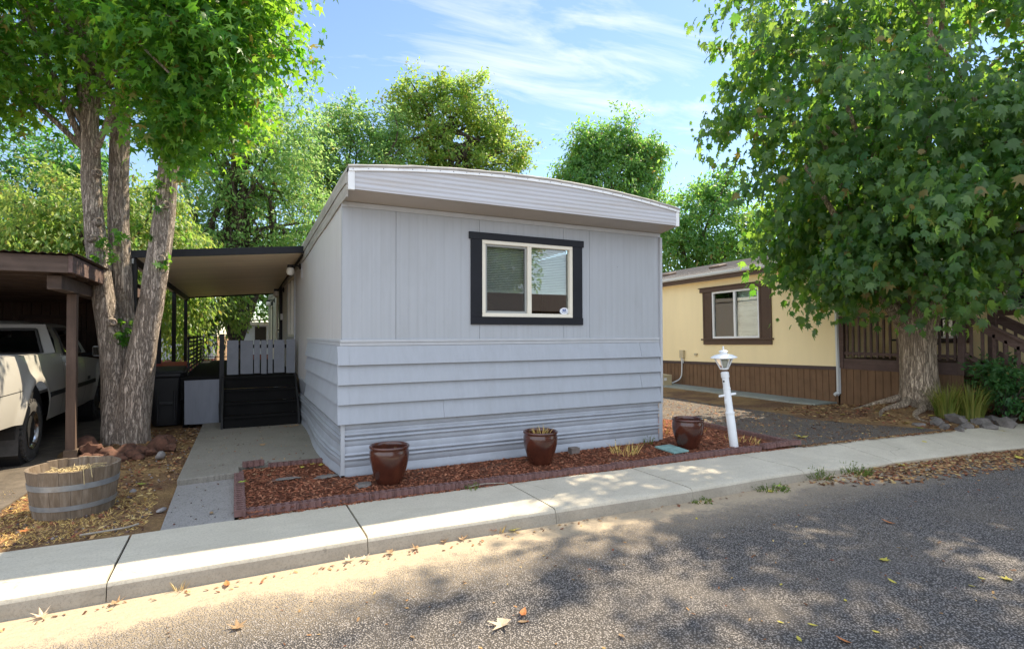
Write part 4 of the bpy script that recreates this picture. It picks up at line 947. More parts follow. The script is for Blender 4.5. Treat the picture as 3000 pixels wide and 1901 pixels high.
w.box(-6.7, -2.59, 1.56, 9.0, 2.252, 2.262)
w.build('rafters', M['brown'], cp)
w = MB()
for i in range(27): w.box(-6.7 + i * .148, -6.7 + i * .148 + .140, 8.30, 8.325, -.05, 2.10)
w.box(-6.7, -2.70, 8.326, 8.34, -.05, 2.10)
w.build('back_wall', M['brownz'], cp)
w = MB(); w.box(-4.75, -3.9, 8.27, 8.298, -.05, 1.78); d_ = w.build('door', M['brownz'], cp, bevel=.004)
w = MB(); w.box(-4.82, -4.752, 8.255, 8.298, -.05, 1.85); w.box(-3.898, -3.83, 8.255, 8.298, -.05, 1.85); w.box(-4.75, -3.9, 8.255, 8.298, 1.782, 1.85); w.build('door_frame', M['brown'], cp)
w = MB()
for i in range(10): w.box(-2.735, -2.71, 6.9 + i * .148, 6.9 + i * .148 + .14, -.05, 1.945)
w.build('side_wall', M['brownz'], cp)
w = MB()
for i in range(46): w.box(-6.45, -6.42, 1.7 + i * .148, 1.7 + i * .148 + .14, -.05, 1.945)
w.build('far_side_wall', M['brownz'], cp)

# ------------------------------------------------------------------ white pickup, nose in
tk = thing('pickup_truck', (-4.1, 4.3, -.03), 'white pickup truck parked nose in under the brown carport', 'truck')
XR = -3.10; XL = -5.02; RWY, FWY = 2.55, 6.15; WR = .365; WZ = .325
def top(y): return lerp([.9, 1.05, 3.70, 3.72, 5.35, 5.6, 6.6, 6.85], [1.16, 1.225, 1.205, 1.17, 1.08, 1.06, .98, .90], y)
def low(y):
    b = lerp([.9, 1.0, 1.9, 3.2, 5.2, 6.9], [.52, .50, .47, .36, .34, .42], y)
    for c in (RWY, FWY):
        r_ = .47; d = abs(y - c)
        if d < r_: b = max(b, WZ + .05 + math.sqrt(r_ * r_ - d * d) * 1.12)
    return b
def bulge(y, z):
    f = 0.0
    q = (z - .80) / .42; f += .055 * q * q if z > .8 else .05 * q * q
    for c in (RWY, FWY):     # flared arches
        d = math.hypot(y - c, (z - WZ - .05) / 1.12); f -= .035 * math.exp(-((d - .50) / .07) ** 2)
    f += .02 * max(0, y - 6.3)**1.0 + .02 * max(0, 1.2 - y)
    return f
yc = sorted(set(np.round(np.concatenate([np.linspace(.9, 6.85, 70), RWY + .47 * np.cos(np.linspace(0, math.pi, 25)), FWY + .47 * np.cos(np.linspace(0, math.pi, 25))]), 4)))
w = MB(); NR = 16
for side in (1, -1):
    P = []
    for y in yc:
        l, t_ = low(y), top(y)
        for j in range(NR + 1):
            z = l + (t_ - l) * j / NR; x = XR - bulge(y, z) if side == 1 else XL + bulge(y, z); P.append((x, y, z))
        P.append((P[-1][0] - side * .05, y, t_ + .012)); P.append((P[-1][0] - side * .05, y, t_ + .004))
        P.append((P[-1][0] - side * .004, y, t_ - .08))
    k = NR + 4
    w.add(P, [(i * k + j, (i + 1) * k + j, (i + 1) * k + j + 1, i * k + j + 1) for i in range(len(yc) - 1) for j in range(k - 1)])
hy = [y for y in yc if y >= 5.1]
for side in (-1, 1): pass
nx = 14; P = []
for y in hy:
    for j in range(nx + 1):
        u = j / nx; x = XL + .10 + (XR - XL - .20) * u; crown_ = .17 * math.exp(-((u - .5) / .27) ** 4) * min(1, (6.85 - y) / .25 + .2)
        P.append((x, y, top(y) + .0 + crown_))
w.add(P, [(i * (nx + 1) + j, (i + 1) * (nx + 1) + j, (i + 1) * (nx + 1) + j + 1, i * (nx + 1) + j + 1) for i in range(len(hy) - 1) for j in range(nx)])
w.box(XL + .09, XR - .09, 6.80, 6.86, .45, 1.0); w.box(XL + .08, XR - .08, .93, .99, .55, 1.17); w.box(XL + .12, XR - .12, 1.0, 3.68, .70, .74)
w.box(XL + .12, XR - .12, 3.66, 3.70, .70, 1.19)
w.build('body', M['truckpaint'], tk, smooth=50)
# cab: lower belt to roof
cabL = dict(y0=3.78, y1=5.45, x0=XL + .10, x1=XR - .10, z=1.165); cabU = dict(y0=3.98, y1=4.95, x0=XL + .27, x1=XR - .27, z=1.60)
def cabp(u, v, k, side):
    """point on a cab face: u across, v up, k outset"""
    L, U = cabL, cabU
    if side == 'back': a = Vector((L['x0'] + (L['x1'] - L['x0']) * u, L['y0'], L['z'])); c = Vector((U['x0'] + (U['x1'] - U['x0']) * u, U['y0'], U['z'])); o = Vector((0, -k, 0))
    elif side == 'right': a = Vector((L['x1'], L['y0'] + (L['y1'] - L['y0']) * u, L['z'])); c = Vector((U['x1'], U['y0'] + (U['y1'] - U['y0']) * u, U['z'])); o = Vector((k, 0, 0))
    elif side == 'left': a = Vector((L['x0'], L['y0'] + (L['y1'] - L['y0']) * u, L['z'])); c = Vector((U['x0'], U['y0'] + (U['y1'] - U['y0']) * u, U['z'])); o = Vector((-k, 0, 0))
    else: a = Vector((L['x0'] + (L['x1'] - L['x0']) * u, L['y1'], L['z'])); c = Vector((U['x0'] + (U['x1'] - U['x0']) * u, U['y1'], U['z'])); o = Vector((0, k, 0))
    p = a.lerp(c, v) + o
    p.x += (.03 if side == 'right' else -.03 if side == 'left' else 0) * math.sin(math.pi * v)
    return p
WIN = {'back': (.085, .915, .06, .84), 'right': (.20, .80, .05, .86), 'left': (.20, .80, .05, .86), 'front': (.07, .93, .05, .9)}
w = MB()
for sd, (a, c, d, e) in WIN.items():
    us = [0, a, c, 1]; vsx = [0, d, .5, e, 1]
    for i in range(3):
        for j in range(4):
            if i == 1 and j in (1, 2): continue
            w.add([cabp(us[i], vsx[j], 0, sd), cabp(us[i + 1], vsx[j], 0, sd), cabp(us[i + 1], vsx[j + 1], 0, sd), cabp(us[i], vsx[j + 1], 0, sd)], [(0, 1, 2, 3)])
U = cabU; gx = np.linspace(0, 1, 13); gy = np.linspace(0, 1, 9); P = []
for v_ in gy:
    for u_ in gx: P.append((U['x0'] + (U['x1'] - U['x0']) * u_, U['y0'] + (U['y1'] - U['y0']) * v_, U['z'] + .055 * (1 - (2 * u_ - 1) ** 4) * (1 - (2 * v_ - 1) ** 4) ** .5))
w.add(P, [(j * 13 + i, j * 13 + i + 1, (j + 1) * 13 + i + 1, (j + 1) * 13 + i) for j in range(8) for i in range(12)])
L = cabL
w.add([(L['x0'] - .05, L['y0'], L['z'] + .005), (L['x1'] + .05, L['y0'], L['z'] + .005), (L['x1'] + .05, L['y1'], L['z'] - .04), (L['x0'] - .05, L['y1'], L['z'] - .04)], [(0, 1, 2, 3)])
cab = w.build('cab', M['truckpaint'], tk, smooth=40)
for sd, (a, c, d, e) in WIN.items():
    g = MB(); g.add([cabp(a, d, -.012, sd), cabp(c, d, -.012, sd), cabp(c, .5, -.012, sd), cabp(a, .5, -.012, sd), cabp(c, e, -.012, sd), cabp(a, e, -.012, sd)], [(0, 1, 2, 3), (3, 2, 4, 5)])
    wn = g.build('window', M['carglass'], cab)
    g = MB(); r_ = .014
    q = [cabp(a, d, .004, sd), cabp(c, d, .004, sd), cabp(c, .5, .004, sd), cabp(c, e, .004, sd), cabp(a, e, .004, sd), cabp(a, .5, .004, sd)]
    for i in range(6): g.tube([q[i], q[(i + 1) % 6]], r_ * 1.4, 6)
    g.build('window_seal', M['rubber'], wn, smooth=60)
w = MB(); w.box(L['x0'] + .1, L['x1'] - .1, 4.35, 4.45, .9, 1.42); w.box(L['x0'] + .35, L['x0'] + .65, 4.38, 4.44, 1.40, 1.52); w.box(L['x1'] - .65, L['x1'] - .35, 4.38, 4.44, 1.40, 1.52); w.build('seat', simple('seat_cloth', (.05, .05, .055), .9, .2, 10), cab)
w = MB(); w.box(-4.0, -3.78, 4.78, 4.80, 1.40, 1.46); w.build('rear_view_mirror', M['white'], cab)
# side detail
def sx(y, z): return XR - bulge(y, z)
w = MB(); yy_ = np.linspace(3.05, 5.6, 20)
for a, c in zip(yy_[:-1], yy_[1:]): w.hexa([(sx(a, .68) - .01, a, .655), (sx(a, .68) + .016, a, .66), (sx(c, .68) + .016, c, .66), (sx(c, .68) - .01, c, .655), (sx(a, .70) - .01, a, .722), (sx(a, .70) + .016, a, .718), (sx(c, .70) + .016, c, .718), (sx(c, .70) - .01, c, .722)])
w.build('side_moulding', M['blackplastic'], tk)
w = MB(); yy_ = np.linspace(.98, 2.07, 10)
for a, c in zip(yy_[:-1], yy_[1:]): w.add([(sx(a, .83) + .002, a, .826), (sx(c, .83) + .002, c, .826), (sx(c, .83) + .002, c, .834), (sx(a, .83) + .002, a, .834)], [(0, 1, 2, 3)])
for y in (3.735, 4.98):
    zz = np.linspace(.38, 1.15, 10)
    for a, c in zip(zz[:-1], zz[1:]): w.add([(sx(y, a) + .002, y - .005, a), (sx(y, a) + .002, y + .005, a), (sx(y, c) + .002, y + .005, c), (sx(y, c) + .002, y - .005, c)], [(0, 1, 2, 3)])
w.build('panel_gap', M['black'], tk)
w = MB(); w.box(sx(5.2, .74) - .004, sx(5.2, .74) + .006, 5.10, 5.27, .735, .79); w.build('fender_badge', M['blackplastic'], tk)
w = MB(); w.box(sx(3.95, 1.0) - .01, sx(3.95, 1.0) + .025, 3.86, 4.04, 1.02, 1.06); w.build('door_handle', M['white'], tk, bevel=.008)
w = MB(); w.mbox(Matrix.Translation((XR + .17, 5.06, 1.19)) @ Matrix.Rotation(R(12), 4, 'Z'), .21, .07, .165); mr = w.build('wing_mirror', M['white'], tk, bevel=.028, seg=3)
w = MB(); w.mbox(Matrix.Translation((XR + .163, 5.02, 1.19)) @ Matrix.Rotation(R(12), 4, 'Z'), .175, .006, .13); w.build('mirror_glass', simple('mirror_silver', (.85, .88, .86), .03, .02, metal=1.0), mr)
w = MB(); w.tube([(XR - .08, 5.10, 1.13), (XR + .07, 5.07, 1.15)], .022, 8); w.build('mirror_arm', M['blackplastic'], mr)
w = MB(); w.box(XL + .03, XR - .03, .78, .90, .40, .56); w.build('bumper', M['chrome'], tk, bevel=.02)
w = MB(); w.add([(XR - .03, RWY - .46, .55), (XR - .36, RWY - .46, .55), (XR - .36, RWY - .50, .12), (XR - .03, RWY - .50, .12)], [(0, 1, 2, 3)]); w.add([(XR - .03, RWY - .466, .55), (XR - .36, RWY - .466, .55), (XR - .36, RWY - .506, .12), (XR - .03, RWY - .506, .12)], [(0, 1, 2, 3)]); w.build('mud_flap', M['rubber'], tk)
for yb in (.95, 1.0): pass
w = MB(); w.box(XR - .004, XR + .004, .905, .925, .68, 1.10); w.box(XR - .12, XR + .0, .90, .93, .68, 1.10); w.build('tail_light', M['redplastic'], tk)
w = MB(); w.box(XL + .25, XR - .30, 1.0, 6.7, .32, .50)
for c in (RWY, FWY): w.lathe([(.0, 0), (.50, 0), (.50, .36), (0, .36)], Matrix.Translation((XR - .42, c, WZ + .06)) @ Matrix.Rotation(R(90), 4, 'Y'), 28)
w.build('underbody', M['black'], tk)
def wheel(x, y, s):
    Mx = Matrix.Translation((x, y, WZ)) @ Matrix.Rotation(R(90) * s, 4, 'Y')
    w = MB(); prof = [(.21, -.11), (.25, -.122), (.31, -.125), (.345, -.112), (WR - .008, -.095), (WR - .008, .095), (.345, .112), (.31, .125), (.25, .122), (.21, .11)]
    w.lathe(prof, Mx, 48)
    for i in range(36):       # tread lugs
        for zc, o in ((-.088, 0), (-.03, .5), (.03, 0), (.088, .5)):
            a = 2 * math.pi * (i + o) / 36; Mt = Mx @ Matrix.Rotation(a, 4, 'Z') @ Matrix.Translation((WR - .004, 0, zc)) @ Matrix.Rotation(.35 if abs(zc) < .05 else 0, 4, 'X'); w.mbox(Mt, .016, .040, .046)
        a = 2 * math.pi * i / 36
        for zc in (-.112, .112): w.mbox(Mx @ Matrix.Rotation(a, 4, 'Z') @ Matrix.Translation((WR - .022, 0, zc)), .03, .028, .014)
    wh = tk and w.build('wheel', M['rubber'], tk, smooth=35)
    w = MB(); w.lathe([(.212, -.10), (.205, -.02), (.205, .098), (.222, .112), (.226, .120), (.214, .122), (.19, .10), (.175, .05), (.06, .035), (.058, .07), (.05, .078), (0, .08)], Mx, 40)
    for i in range(8):
        a = 2 * math.pi * i / 8; w.mbox(Mx @ Matrix.Rotation(a, 4, 'Z') @ Matrix.Translation((.125, 0, .055)), .12, .034, .03)
    w.build('rim', M['chrome'], wh, smooth=35)
    w = MB()
    for i in range(8):
        a = 2 * math.pi * (i + .5) / 8; w.mbox(Mx @ Matrix.Rotation(a, 4, 'Z') @ Matrix.Translation((.135, 0, .047)), .06, .042, .012)
    w.build('rim_slot', M['black'], wh)
for y in (RWY, FWY): wheel(XR - .15, y, 1); wheel(XL + .15, y, -1)

# ------------------------------------------------------------------ half barrel
bx, by = -2.215, .06
def barrel_r(z): return .275 + .052 * (max(0, z + .05) / .41) ** .8
bt = thing('half_barrel_planter', (bx, by, -.05), 'weathered wooden half barrel planter with two steel hoops', 'planter')
w = MB(); ns = 26
for i in range(ns):
    a0, a1 = 2 * math.pi * i / ns + .003, 2 * math.pi * (i + 1) / ns - .003; hgt = .350 + rnd.uniform(-.005, .005)
    sec = []
    for z in (-.05, .05, .15, .25, hgt - .004):
        r_ = barrel_r(z) + rnd.uniform(-.0015, .0015); am = (a0 + a1) / 2
        sec.append([(bx + (r_ + o) * math.cos(a), by + (r_ + o) * math.sin(a), z) for a, o in ((a0, 0), (am, .0015), (a1, 0), (a1, -.024), (a0, -.024))])
    v = [p for s_ in sec for p in s_]; k = 5
    w.add(v, [(m_ * k + j, m_ * k + (j + 1) % k, (m_ + 1) * k + (j + 1) % k, (m_ + 1) * k + j) for m_ in range(4) for j in range(k)] + [tuple(range(k)), tuple(4 * k + j for j in range(k))])
w.build('staves', M['barrel'], bt)
for z0, z1 in ((.190, .235), (.025, .063)):
    w = MB(); w.lathe([(barrel_r(z0) + .0005, z0), (barrel_r(z0) + .005, z0), (barrel_r(z1) + .005, z1), (barrel_r(z1) + .0005, z1)], Matrix.Translation((bx, by, 0)), 52); w.build('hoop', M['metal'], bt, smooth=40)
w = MB(); w.lathe([(0, .265), (.15, .262), (barrel_r(.25) - .022, .25)], Matrix.Translation((bx, by, 0)), 30); w.build('soil', M['soil'], bt)
NS = 420; th = rng.uniform(0, 6.283, NS); rr = .285 * np.sqrt(rng.random(NS)); tip, nr = rot_rand(NS, .72); s_ = rng.uniform(.05, .16, NS); m_ = frames(tip, nr, s_); m_[:, :, 0] *= (.0022 / s_)[:, None]
tag(scatter('straw', [(-1, -.5, 0), (1, -.5, 0), (1, .1, .12), (-1, .1, .12), (0, .5, 0)], [(0, 1, 2), (0, 2, 3), (3, 2, 4)], m_, np.column_stack([bx + rr * np.cos(th) * .8, by + rr * np.sin(th) * .8, .262 + .02 * rng.random(NS)]), M['straw']), 'dry straw filling the half barrel planter', 'straw', None, 'stuff')
w = MB()
for k_ in range(5):
    a = rnd.uniform(-2.6, -.4); p0 = Vector((bx + .1 * math.cos(a), by + .1 * math.sin(a), .28)); p1 = Vector((bx + .30 * math.cos(a), by + .30 * math.sin(a), .36 + rnd.uniform(0, .03))); p2 = p1 + Vector((.07 * math.cos(a), .07 * math.sin(a), -.10 - rnd.uniform(0, .05)))
    if k_ > 1: p2 = p1 + Vector((.1 * math.cos(a + 1), .1 * math.sin(a + 1), .0))
    w.tube(cr([p0, p1, p2], 5), .003, 5)
tag(w.build('dead_stems', M['straw'], org=(bx, by, .28)), 'dead bent stems hanging over the half barrel rim', 'dead plant')

# ------------------------------------------------------------------ glazed pots
def pot(x, y, s, label, grp=None):
    t = thing('glazed_pot', (x, y, -.02), label, 'flowerpot', grp)
    prof = [(0, 0), (.120, 0), (.127, .008), (.143, .06), (.172, .15), (.191, .23), (.196, .285), (.193, .320), (.187, .338), (.188, .345), (.196, .350), (.199, .357), (.197, .368), (.188, .374), (.176, .370), (.170, .358), (.170, .33), (.172, .28), (0, .28)]
    w = MB(); w.lathe([(r_ * s, z * s) for r_, z in prof[:-1]], Matrix.Translation((x, y, -.02)), 56); w.build('body', M['pot'], t, smooth=50)
    w = MB(); w.lathe([(0, .305 * s), (.10 * s, .300 * s), (.171 * s, .292 * s)], Matrix.Translation((x, y, -.02)), 32); w.build('soil', M['soil'], t, smooth=60)
pot(.395, -.40, 1.0, 'brown glazed pot near the home corner, leftmost of three')
pot(2.13, -.40, 1.0, 'brown glazed pot with dry weeds, in front of the skirting')
pot(4.26, -.52, 1.02, 'reddish brown glazed pot beside the white lamp post')
def weeds(name, x, y, z, n, h, r, mat, label, cat='weeds', lean=.5, seed=1, leafy=0, w0=.0035):
    g = np.random.default_rng(seed); a = g.uniform(0, 6.283, n); q = r * np.sqrt(g.random(n))
    P = np.column_stack([x + q * np.cos(a), y + q * np.sin(a), np.full(n, z)]); b_ = g.uniform(0, 6.283, n)
    tip = np.column_stack([np.cos(a) * lean * g.random(n) + .2 * np.cos(b_), np.sin(a) * lean * g.random(n) + .2 * np.sin(b_), g.uniform(.5, 1, n)])
    s_ = h * g.uniform(.45, 1.1, n); m_ = frames(tip, g.normal(size=(n, 3)), s_); m_[:, :, 0] *= (w0 / s_)[:, None]
    tv = [(-1, 0, 0), (1, 0, 0), (.9, .5, .05), (-.9, .5, .05), (0, 1, .22)]; tf = [(0, 1, 2), (0, 2, 3), (3, 2, 4)]
    o = scatter(name, tv, tf, m_, P, mat, None, (x, y, z))
    if leafy:
        k = leafy; i = g.integers(0, n, k); t_ = g.uniform(.3, 1, k); tp = tip / np.linalg.norm(tip, axis=1, keepdims=True)
        Q = P[i] + tp[i] * (s_[i] * t_)[:, None]; tt = g.normal(size=(k, 3)); f_ = frames(tt, g.normal(size=(k, 3)) + (0, 0, 1), g.uniform(.012, .03, k))
        c = scatter('leaves', RHOMB[0], RHOMB[1], f_, Q, M['greenblade'], o)
    return tag(o, label, cat)
weeds('dry_weeds', 2.13, -.40, .28, 34, .14, .11, M['drygrass'], 'dry weeds growing in the middle brown pot', leafy=26, seed=3)
weeds('dry_weeds', .395, -.40, .28, 16, .05, .10, M['straw'], 'few dead stalks in the leftmost brown pot', seed=4)
weeds('weed_sprigs', 4.26, -.52, .285, 12, .05, .12, M['greenblade'], 'tiny green sprouts in the pot beside the lamp post', seed=5)
weeds('dry_weeds', 3.30, -.45, -.02, 60, .17, .16, M['drygrass'], 'dry weed clump in the mulch behind the brick edging', seed=6, leafy=40)
weeds('dry_weeds', 3.95, -.10, -.02, 14, .16, .06, M['greenblade'], 'thin green weed at the foot of the skirting', seed=7, leafy=16)
weeds('dry_weeds', 4.95, .55, -.02, 90, .13, .5, M['drygrass'], 'dry weeds in the far corner of the bed behind the lamp post', seed=8, leafy=40)
weeds('dry_weeds', 5.15, -.55, -.02, 50, .09, .3, M['drygrass'], 'low dry weeds around the foot of the lamp post', seed=9, leafy=10)
weeds('kerb_weeds', 4.02, -1.93, -.17, 130, .07, .17, M['greenblade'], 'green weed patch at the kerb below the pavement', lean=1.2, seed=10, leafy=160)
weeds('kerb_weeds', 4.85, -1.90, -.16, 90, .13, .13, M['greenblade'], 'taller weed tuft where the kerb begins to drop', lean=.8, seed=11, leafy=90)
weeds('kerb_weeds', 5.45, -1.92, -.165, 120, .10, .2, M['greenblade'], 'spreading weed patch beside the dropped kerb', lean=1.0, seed=12, leafy=140)
weeds('kerb_weeds', 3.05, -1.91, -.17, 50, .045, .10, M['greenblade'], 'low weed clump at a pavement joint by the kerb', lean=1.2, seed=13, leafy=60)
weeds('kerb_weeds', .98, -1.755, -.17, 16, .09, .05, M['drygrass'], 'wispy dead weed leaning on the kerb face', seed=14)
weeds('kerb_weeds', -1.30, -1.75, -.17, 18, .08, .04, M['straw'], 'straw coloured weed sprig on the left stretch of kerb', seed=15)
weeds('brick_weeds', 1.07, -.90, -.05, 26, .07, .06, M['greenblade'], 'small weed between the brick row and the pavement', seed=16, leafy=20)
# ------------------------------------------------------------------ cored bricks round the bed
def brick_mesh():
    b = MB(); Lb, Wb, Hb = .203, .090, .058; nc = 3; cl = Lb / nc; K = 24
    for c in range(nc):
        xc = -Lb / 2 + cl * (c + .5); O = []; H = []
        for i in range(K):
            a = 2 * math.pi * (i + .5) / K; dx, dy = math.cos(a), math.sin(a); t = min((cl / 2) / abs(dx) if abs(dx) > 1e-6 else 9, (Wb / 2) / abs(dy) if abs(dy) > 1e-6 else 9)
            X, Y = dx * t, dy * t
            if abs(abs(Y) - Wb / 2) < 1e-6 and abs(X) < cl * .27: Y *= .72         # flutes down both long faces
            O.append((xc + X, Y)); H.append((xc + .024 * dx, .029 * dy))
        # exact corners
        v = [(x, y, Hb) for x, y in O] + [(x, y, Hb) for x, y in H] + [(x, y, .002) for x, y in H] + [(x, y, 0) for x, y in O]
        f = []
        for i in range(K):
            j = (i + 1) % K; f += [(i, j, K + j, K + i), (K + i, K + j, 2 * K + j, 2 * K + i)]
            mx = abs((O[i][0] + O[j][0]) / 2 - xc)
            if mx < cl / 2 - 1e-4 or (c == 0 and O[i][0] < xc) or (c == nc - 1 and O[i][0] > xc): f.append((i, 3 * K + i, 3 * K + j, j))
        f.append(tuple(2 * K + i for i in range(K))); b.add(v, f)
    return b
BR = brick_mesh().build('edging_brick', M['brick'])
bme = BR.data; COL.objects.unlink(BR); bpy.data.objects.remove(BR)
def brick(x, y, z, rz, label, group, tilt=0.0):
    o = bpy.data.objects.new('edging_brick', bme); COL.objects.link(o); o.location = (x, y, z)
    o.rotation_euler = (rnd.uniform(-.03, .03) + tilt, rnd.uniform(-.02, .02), rz + rnd.uniform(-.025, .025)); tag(o, label, 'brick', group)
    return o
G1, L1 = 'bricks between bed and pavement', 'cored red brick in the long edging row between mulch bed and pavement'
G2, L2 = 'bricks beside the grey path', 'cored red brick in the short edging row beside the grey path'
G3, L3 = 'bricks beside the driveway', 'cored red brick in the edging row between bed and driveway'
G4, L4 = 'bricks behind the concrete pad edge', 'half buried brick in the row along the concrete pad'
x = -.82
while x < 5.02:
    y = yin(x) + .078; sl = (yin(x + .1) - yin(x - .1)) / .2
    brick(x, y + rnd.uniform(-.006, .006), -.054 + rnd.uniform(-.006, .006), math.atan(sl), L1, G1); x += .2065
brick(5.22, -.955, -.035, -.10, 'brick with square ended cores just right of the lamp post foot', None)
brick(5.425, -.985, -.025, -.09, 'raised brick second from the driveway tip of the edging', None)
brick(5.625, -1.015, -.02, -.14, 'last brick at the driveway tip of the edging', None)
for i in range(7): brick(-.945, -.69 + i * .207, -.048 + rnd.uniform(-.004, .004), R(90), L2, G2)
brick(-.80, .865, .002, .28, 'brick laid askew on the corner of pad and path edging', None)
for i in range(4): brick(-.55 + i * .208, .845 - .006 * i, -.040, .0, L4, G4)
for i in range(11):
    y = -.78 + i * .208; xx = 5.70 + .07 * (y + .8) - .25 * max(0, y - 1.2); brick(xx, y, -.040, R(86), L3, G3)
for i in range(3): brick(5.50 - i * .20, 1.56 + i * .07, -.040, R(-20), L3, G3)

# ------------------------------------------------------------------ leaning lamp post
lp = thing('lamp_post', (4.84, -.75, -.03), 'white leaning lamp post at the end of the bed by the driveway', 'lamp post')
A0 = Vector((4.84, -.75, -.04)); A1 = Vector((4.715, -.703, 1.02)); ax = (A1 - A0).normalized()
def LM(t, yaw=0.0):
    q = ax.to_track_quat('Z', 'Y').to_matrix().to_4x4(); m_ = q @ Matrix.Rotation(yaw, 4, 'Z'); m_.translation = A0 + ax * t; return m_
w = MB(); w.lathe([(0, 0), (.054, 0), (.0535, .46), (.047, .475), (.045, .78), (.043, .79), (.0425, .985), (0, .985)], LM(0), 28); w.build('post', M['white'], lp, smooth=40)
for prof, tt in (([(.050, 0), (.0575, .002), (.0585, .03), (.050, .034)], .445), ([(.045, 0), (.0485, .002), (.0485, .012), (.044, .014)], .78), ([(.044, 0), (.051, .002), (.051, .062), (.040, .074), (0, .08)], .93)):
    w = MB(); w.lathe(prof, LM(tt), 28); w.build('collar', M['white'], lp, smooth=40)
c_ = None
bdir = Vector((.86, -.42, .16)).normalized(); c_ = A0 + ax * .70
w = MB(); w.tube([c_ - bdir * .115, c_ - bdir * .11, c_ + bdir * .105, c_ + bdir * .11], [.012, .016, .016, .012], 10); w.build('ladder_bar', M['white'], lp, smooth=50)
w = MB(); w.mbox(LM(.615) @ Matrix.Translation((.018, -.05, 0)), .038, .016, .062); w.build('socket_cover', M['white'], lp, bevel=.008)
w = MB(); w.lathe([(0, .052), (.011, .05), (.012, .04)], LM(.885) @ Matrix.Rotation(R(90), 4, 'X') @ Matrix.Rotation(.5, 4, 'Y'), 12); w.build('photo_cell', M['black'], lp)
def lant(t): return LM(1.075 + t, R(20)) 
Lz = Matrix.Translation(A0 + ax * 1.045) @ Matrix.Rotation(R(-3), 4, 'Y') @ Matrix.Rotation(R(22), 4, 'Z')
lan = None
w = MB(); n6 = 6
def hexring(r_, z, k=6): return [Lz @ Vector((r_ * math.cos(2 * math.pi * i / k), r_ * math.sin(2 * math.pi * i / k), z)) for i in range(k)]
b0, b1 = hexring(.048, .0), hexring(.118, .142)
for i in range(6): w.tube([b0[i], b1[i]], .0075, 6); w.tube([b0[i], b0[(i + 1) % 6]], .011, 6); w.tube([b1[i], b1[(i + 1) % 6]], .008, 6)
w.lathe([(0, -.012), (.035, -.012), (.05, .006), (.03, .010), (0, .010)], Lz, 18)
lan = w.build('lantern', M['white'], lp, smooth=50)
w = MB(); r0_, r1_ = hexring(.046, .008), hexring(.114, .138)
w.add(r0_ + r1_, [(i, (i + 1) % 6, 6 + (i + 1) % 6, 6 + i) for i in range(6)]); w.build('lantern_glass', M['lampglass'], lan)
w = MB(); w.lathe([(0, .012), (.028, .014), (.052, .05), (.057, .09), (.045, .122), (0, .13)], Lz, 18); w.build('lamp_bulb', M['frostbulb'], lan, smooth=60)
w = MB(); w.lathe([(.150, .138), (.166, .141), (.168, .147), (.155, .158), (.115, .178), (.06, .192), (.048, .194), (.046, .216), (.060, .220), (.062, .226), (.035, .240), (.012, .246), (.009, .258), (.014, .268), (.008, .282), (.004, .298), (0, .30)], Lz, 6 * 6); w.lathe([(.150, .138), (0, .139)], Lz, 36)
w.build('cap', M['white'], lan, smooth=35)

# ------------------------------------------------------------------ small things in the bed
w = MB(); w.prism([(3.84, -.36, -.012), (4.12, -.34, -.012), (4.06, -.74, -.012), (3.80, -.76, -.012)], (0, 0, .02)); o = w.build('utility_lid', M['pinkgrey'], org=(3.95, -.55, -.012), bevel=.004); tag(o, 'faded green utility box lid lying in the mulch beside the right pot', 'box lid')
w = MB(); w.box(2.70, 2.82, -.175, -.085, -.03, .055); o = w.build('paver_block', simple('grey_brown_block', (.17, .14, .12), .9, .2, 12, .4, 60), org=(2.76, -.13, -.02), bevel=.006); tag(o, 'small brown concrete block against the skirting right of the middle pot', 'block')
def rock(name, x, y, z, sx_, sy_, sz_, seed, mat, label, cat='rock', group=None, flat=False, det=2):
    bm = bmesh.new(); bmesh.ops.create_icosphere(bm, subdivisions=det, radius=1.0)
    g = np.random.default_rng(seed); cuts = g.normal(size=(9, 3)); cuts /= np.linalg.norm(cuts, axis=1, keepdims=True); dd = g.uniform(.55, .9, 9)
    for v in bm.verts:
        p = np.array(v.co)
        for c, d in zip(cuts, dd):
            k = p @ c
            if k > d: p = p - c * (k - d) * .9
        p *= 1 + .16 * mnoise.noise(Vector(p * 2.2) + Vector((seed, 0, 0))) + ((.13 * mnoise.noise(Vector(p * 5.5) + Vector((0, seed, 0))) + .07 * mnoise.noise(Vector(p * 12) + Vector((0, 0, seed)))) if det > 2 else 0)
        v.co = Vector((p[0] * sx_, p[1] * sy_, p[2] * sz_))
    rz = g.uniform(0, 6.28); bmesh.ops.rotate(bm, verts=bm.verts, cent=(0, 0, 0), matrix=Matrix.Rotation(rz, 3, 'Z') @ Matrix.Rotation(g.uniform(-.25, .25), 3, 'X'))
    me = bpy.data.meshes.new(name); bm.to_mesh(me); bm.free(); o = link(name, me, mat); o.location = (x, y, z)
    if not flat: me.polygons.foreach_set('use_smooth', [True] * len(me.polygons)); me.set_sharp_from_angle(angle=R(38))
    return tag(o, label, cat, group)
RG = 'red lava rocks heaped round the three trunked tree'
for i, (x, y, s) in enumerate([(-2.55, 2.45, .15), (-2.36, 2.36, .13), (-2.17, 2.37, .15), (-2.02, 2.40, .12), (-1.86, 2.52, .17), (-2.62, 2.62, .17), (-1.80, 2.74, .14), (-2.27, 2.22, .12), (-2.08, 2.24, .11), (-1.92, 2.27, .10), (-2.45, 2.23, .10), (-1.72, 2.45, .11), (-2.58, 2.32, .09), (-2.02, 2.10, .08), (-2.2, 2.09, .09)]):
    rock('lava_rock', x, y, gh(x, y) + s * .35, s, s * .85, s * (.85 if i in (0, 4, 5) else .6), 40 + i, M['lavarock'], 'rough red brown lava rock in the ring at the base of the three trunked tree', 'rock', RG, det=3)
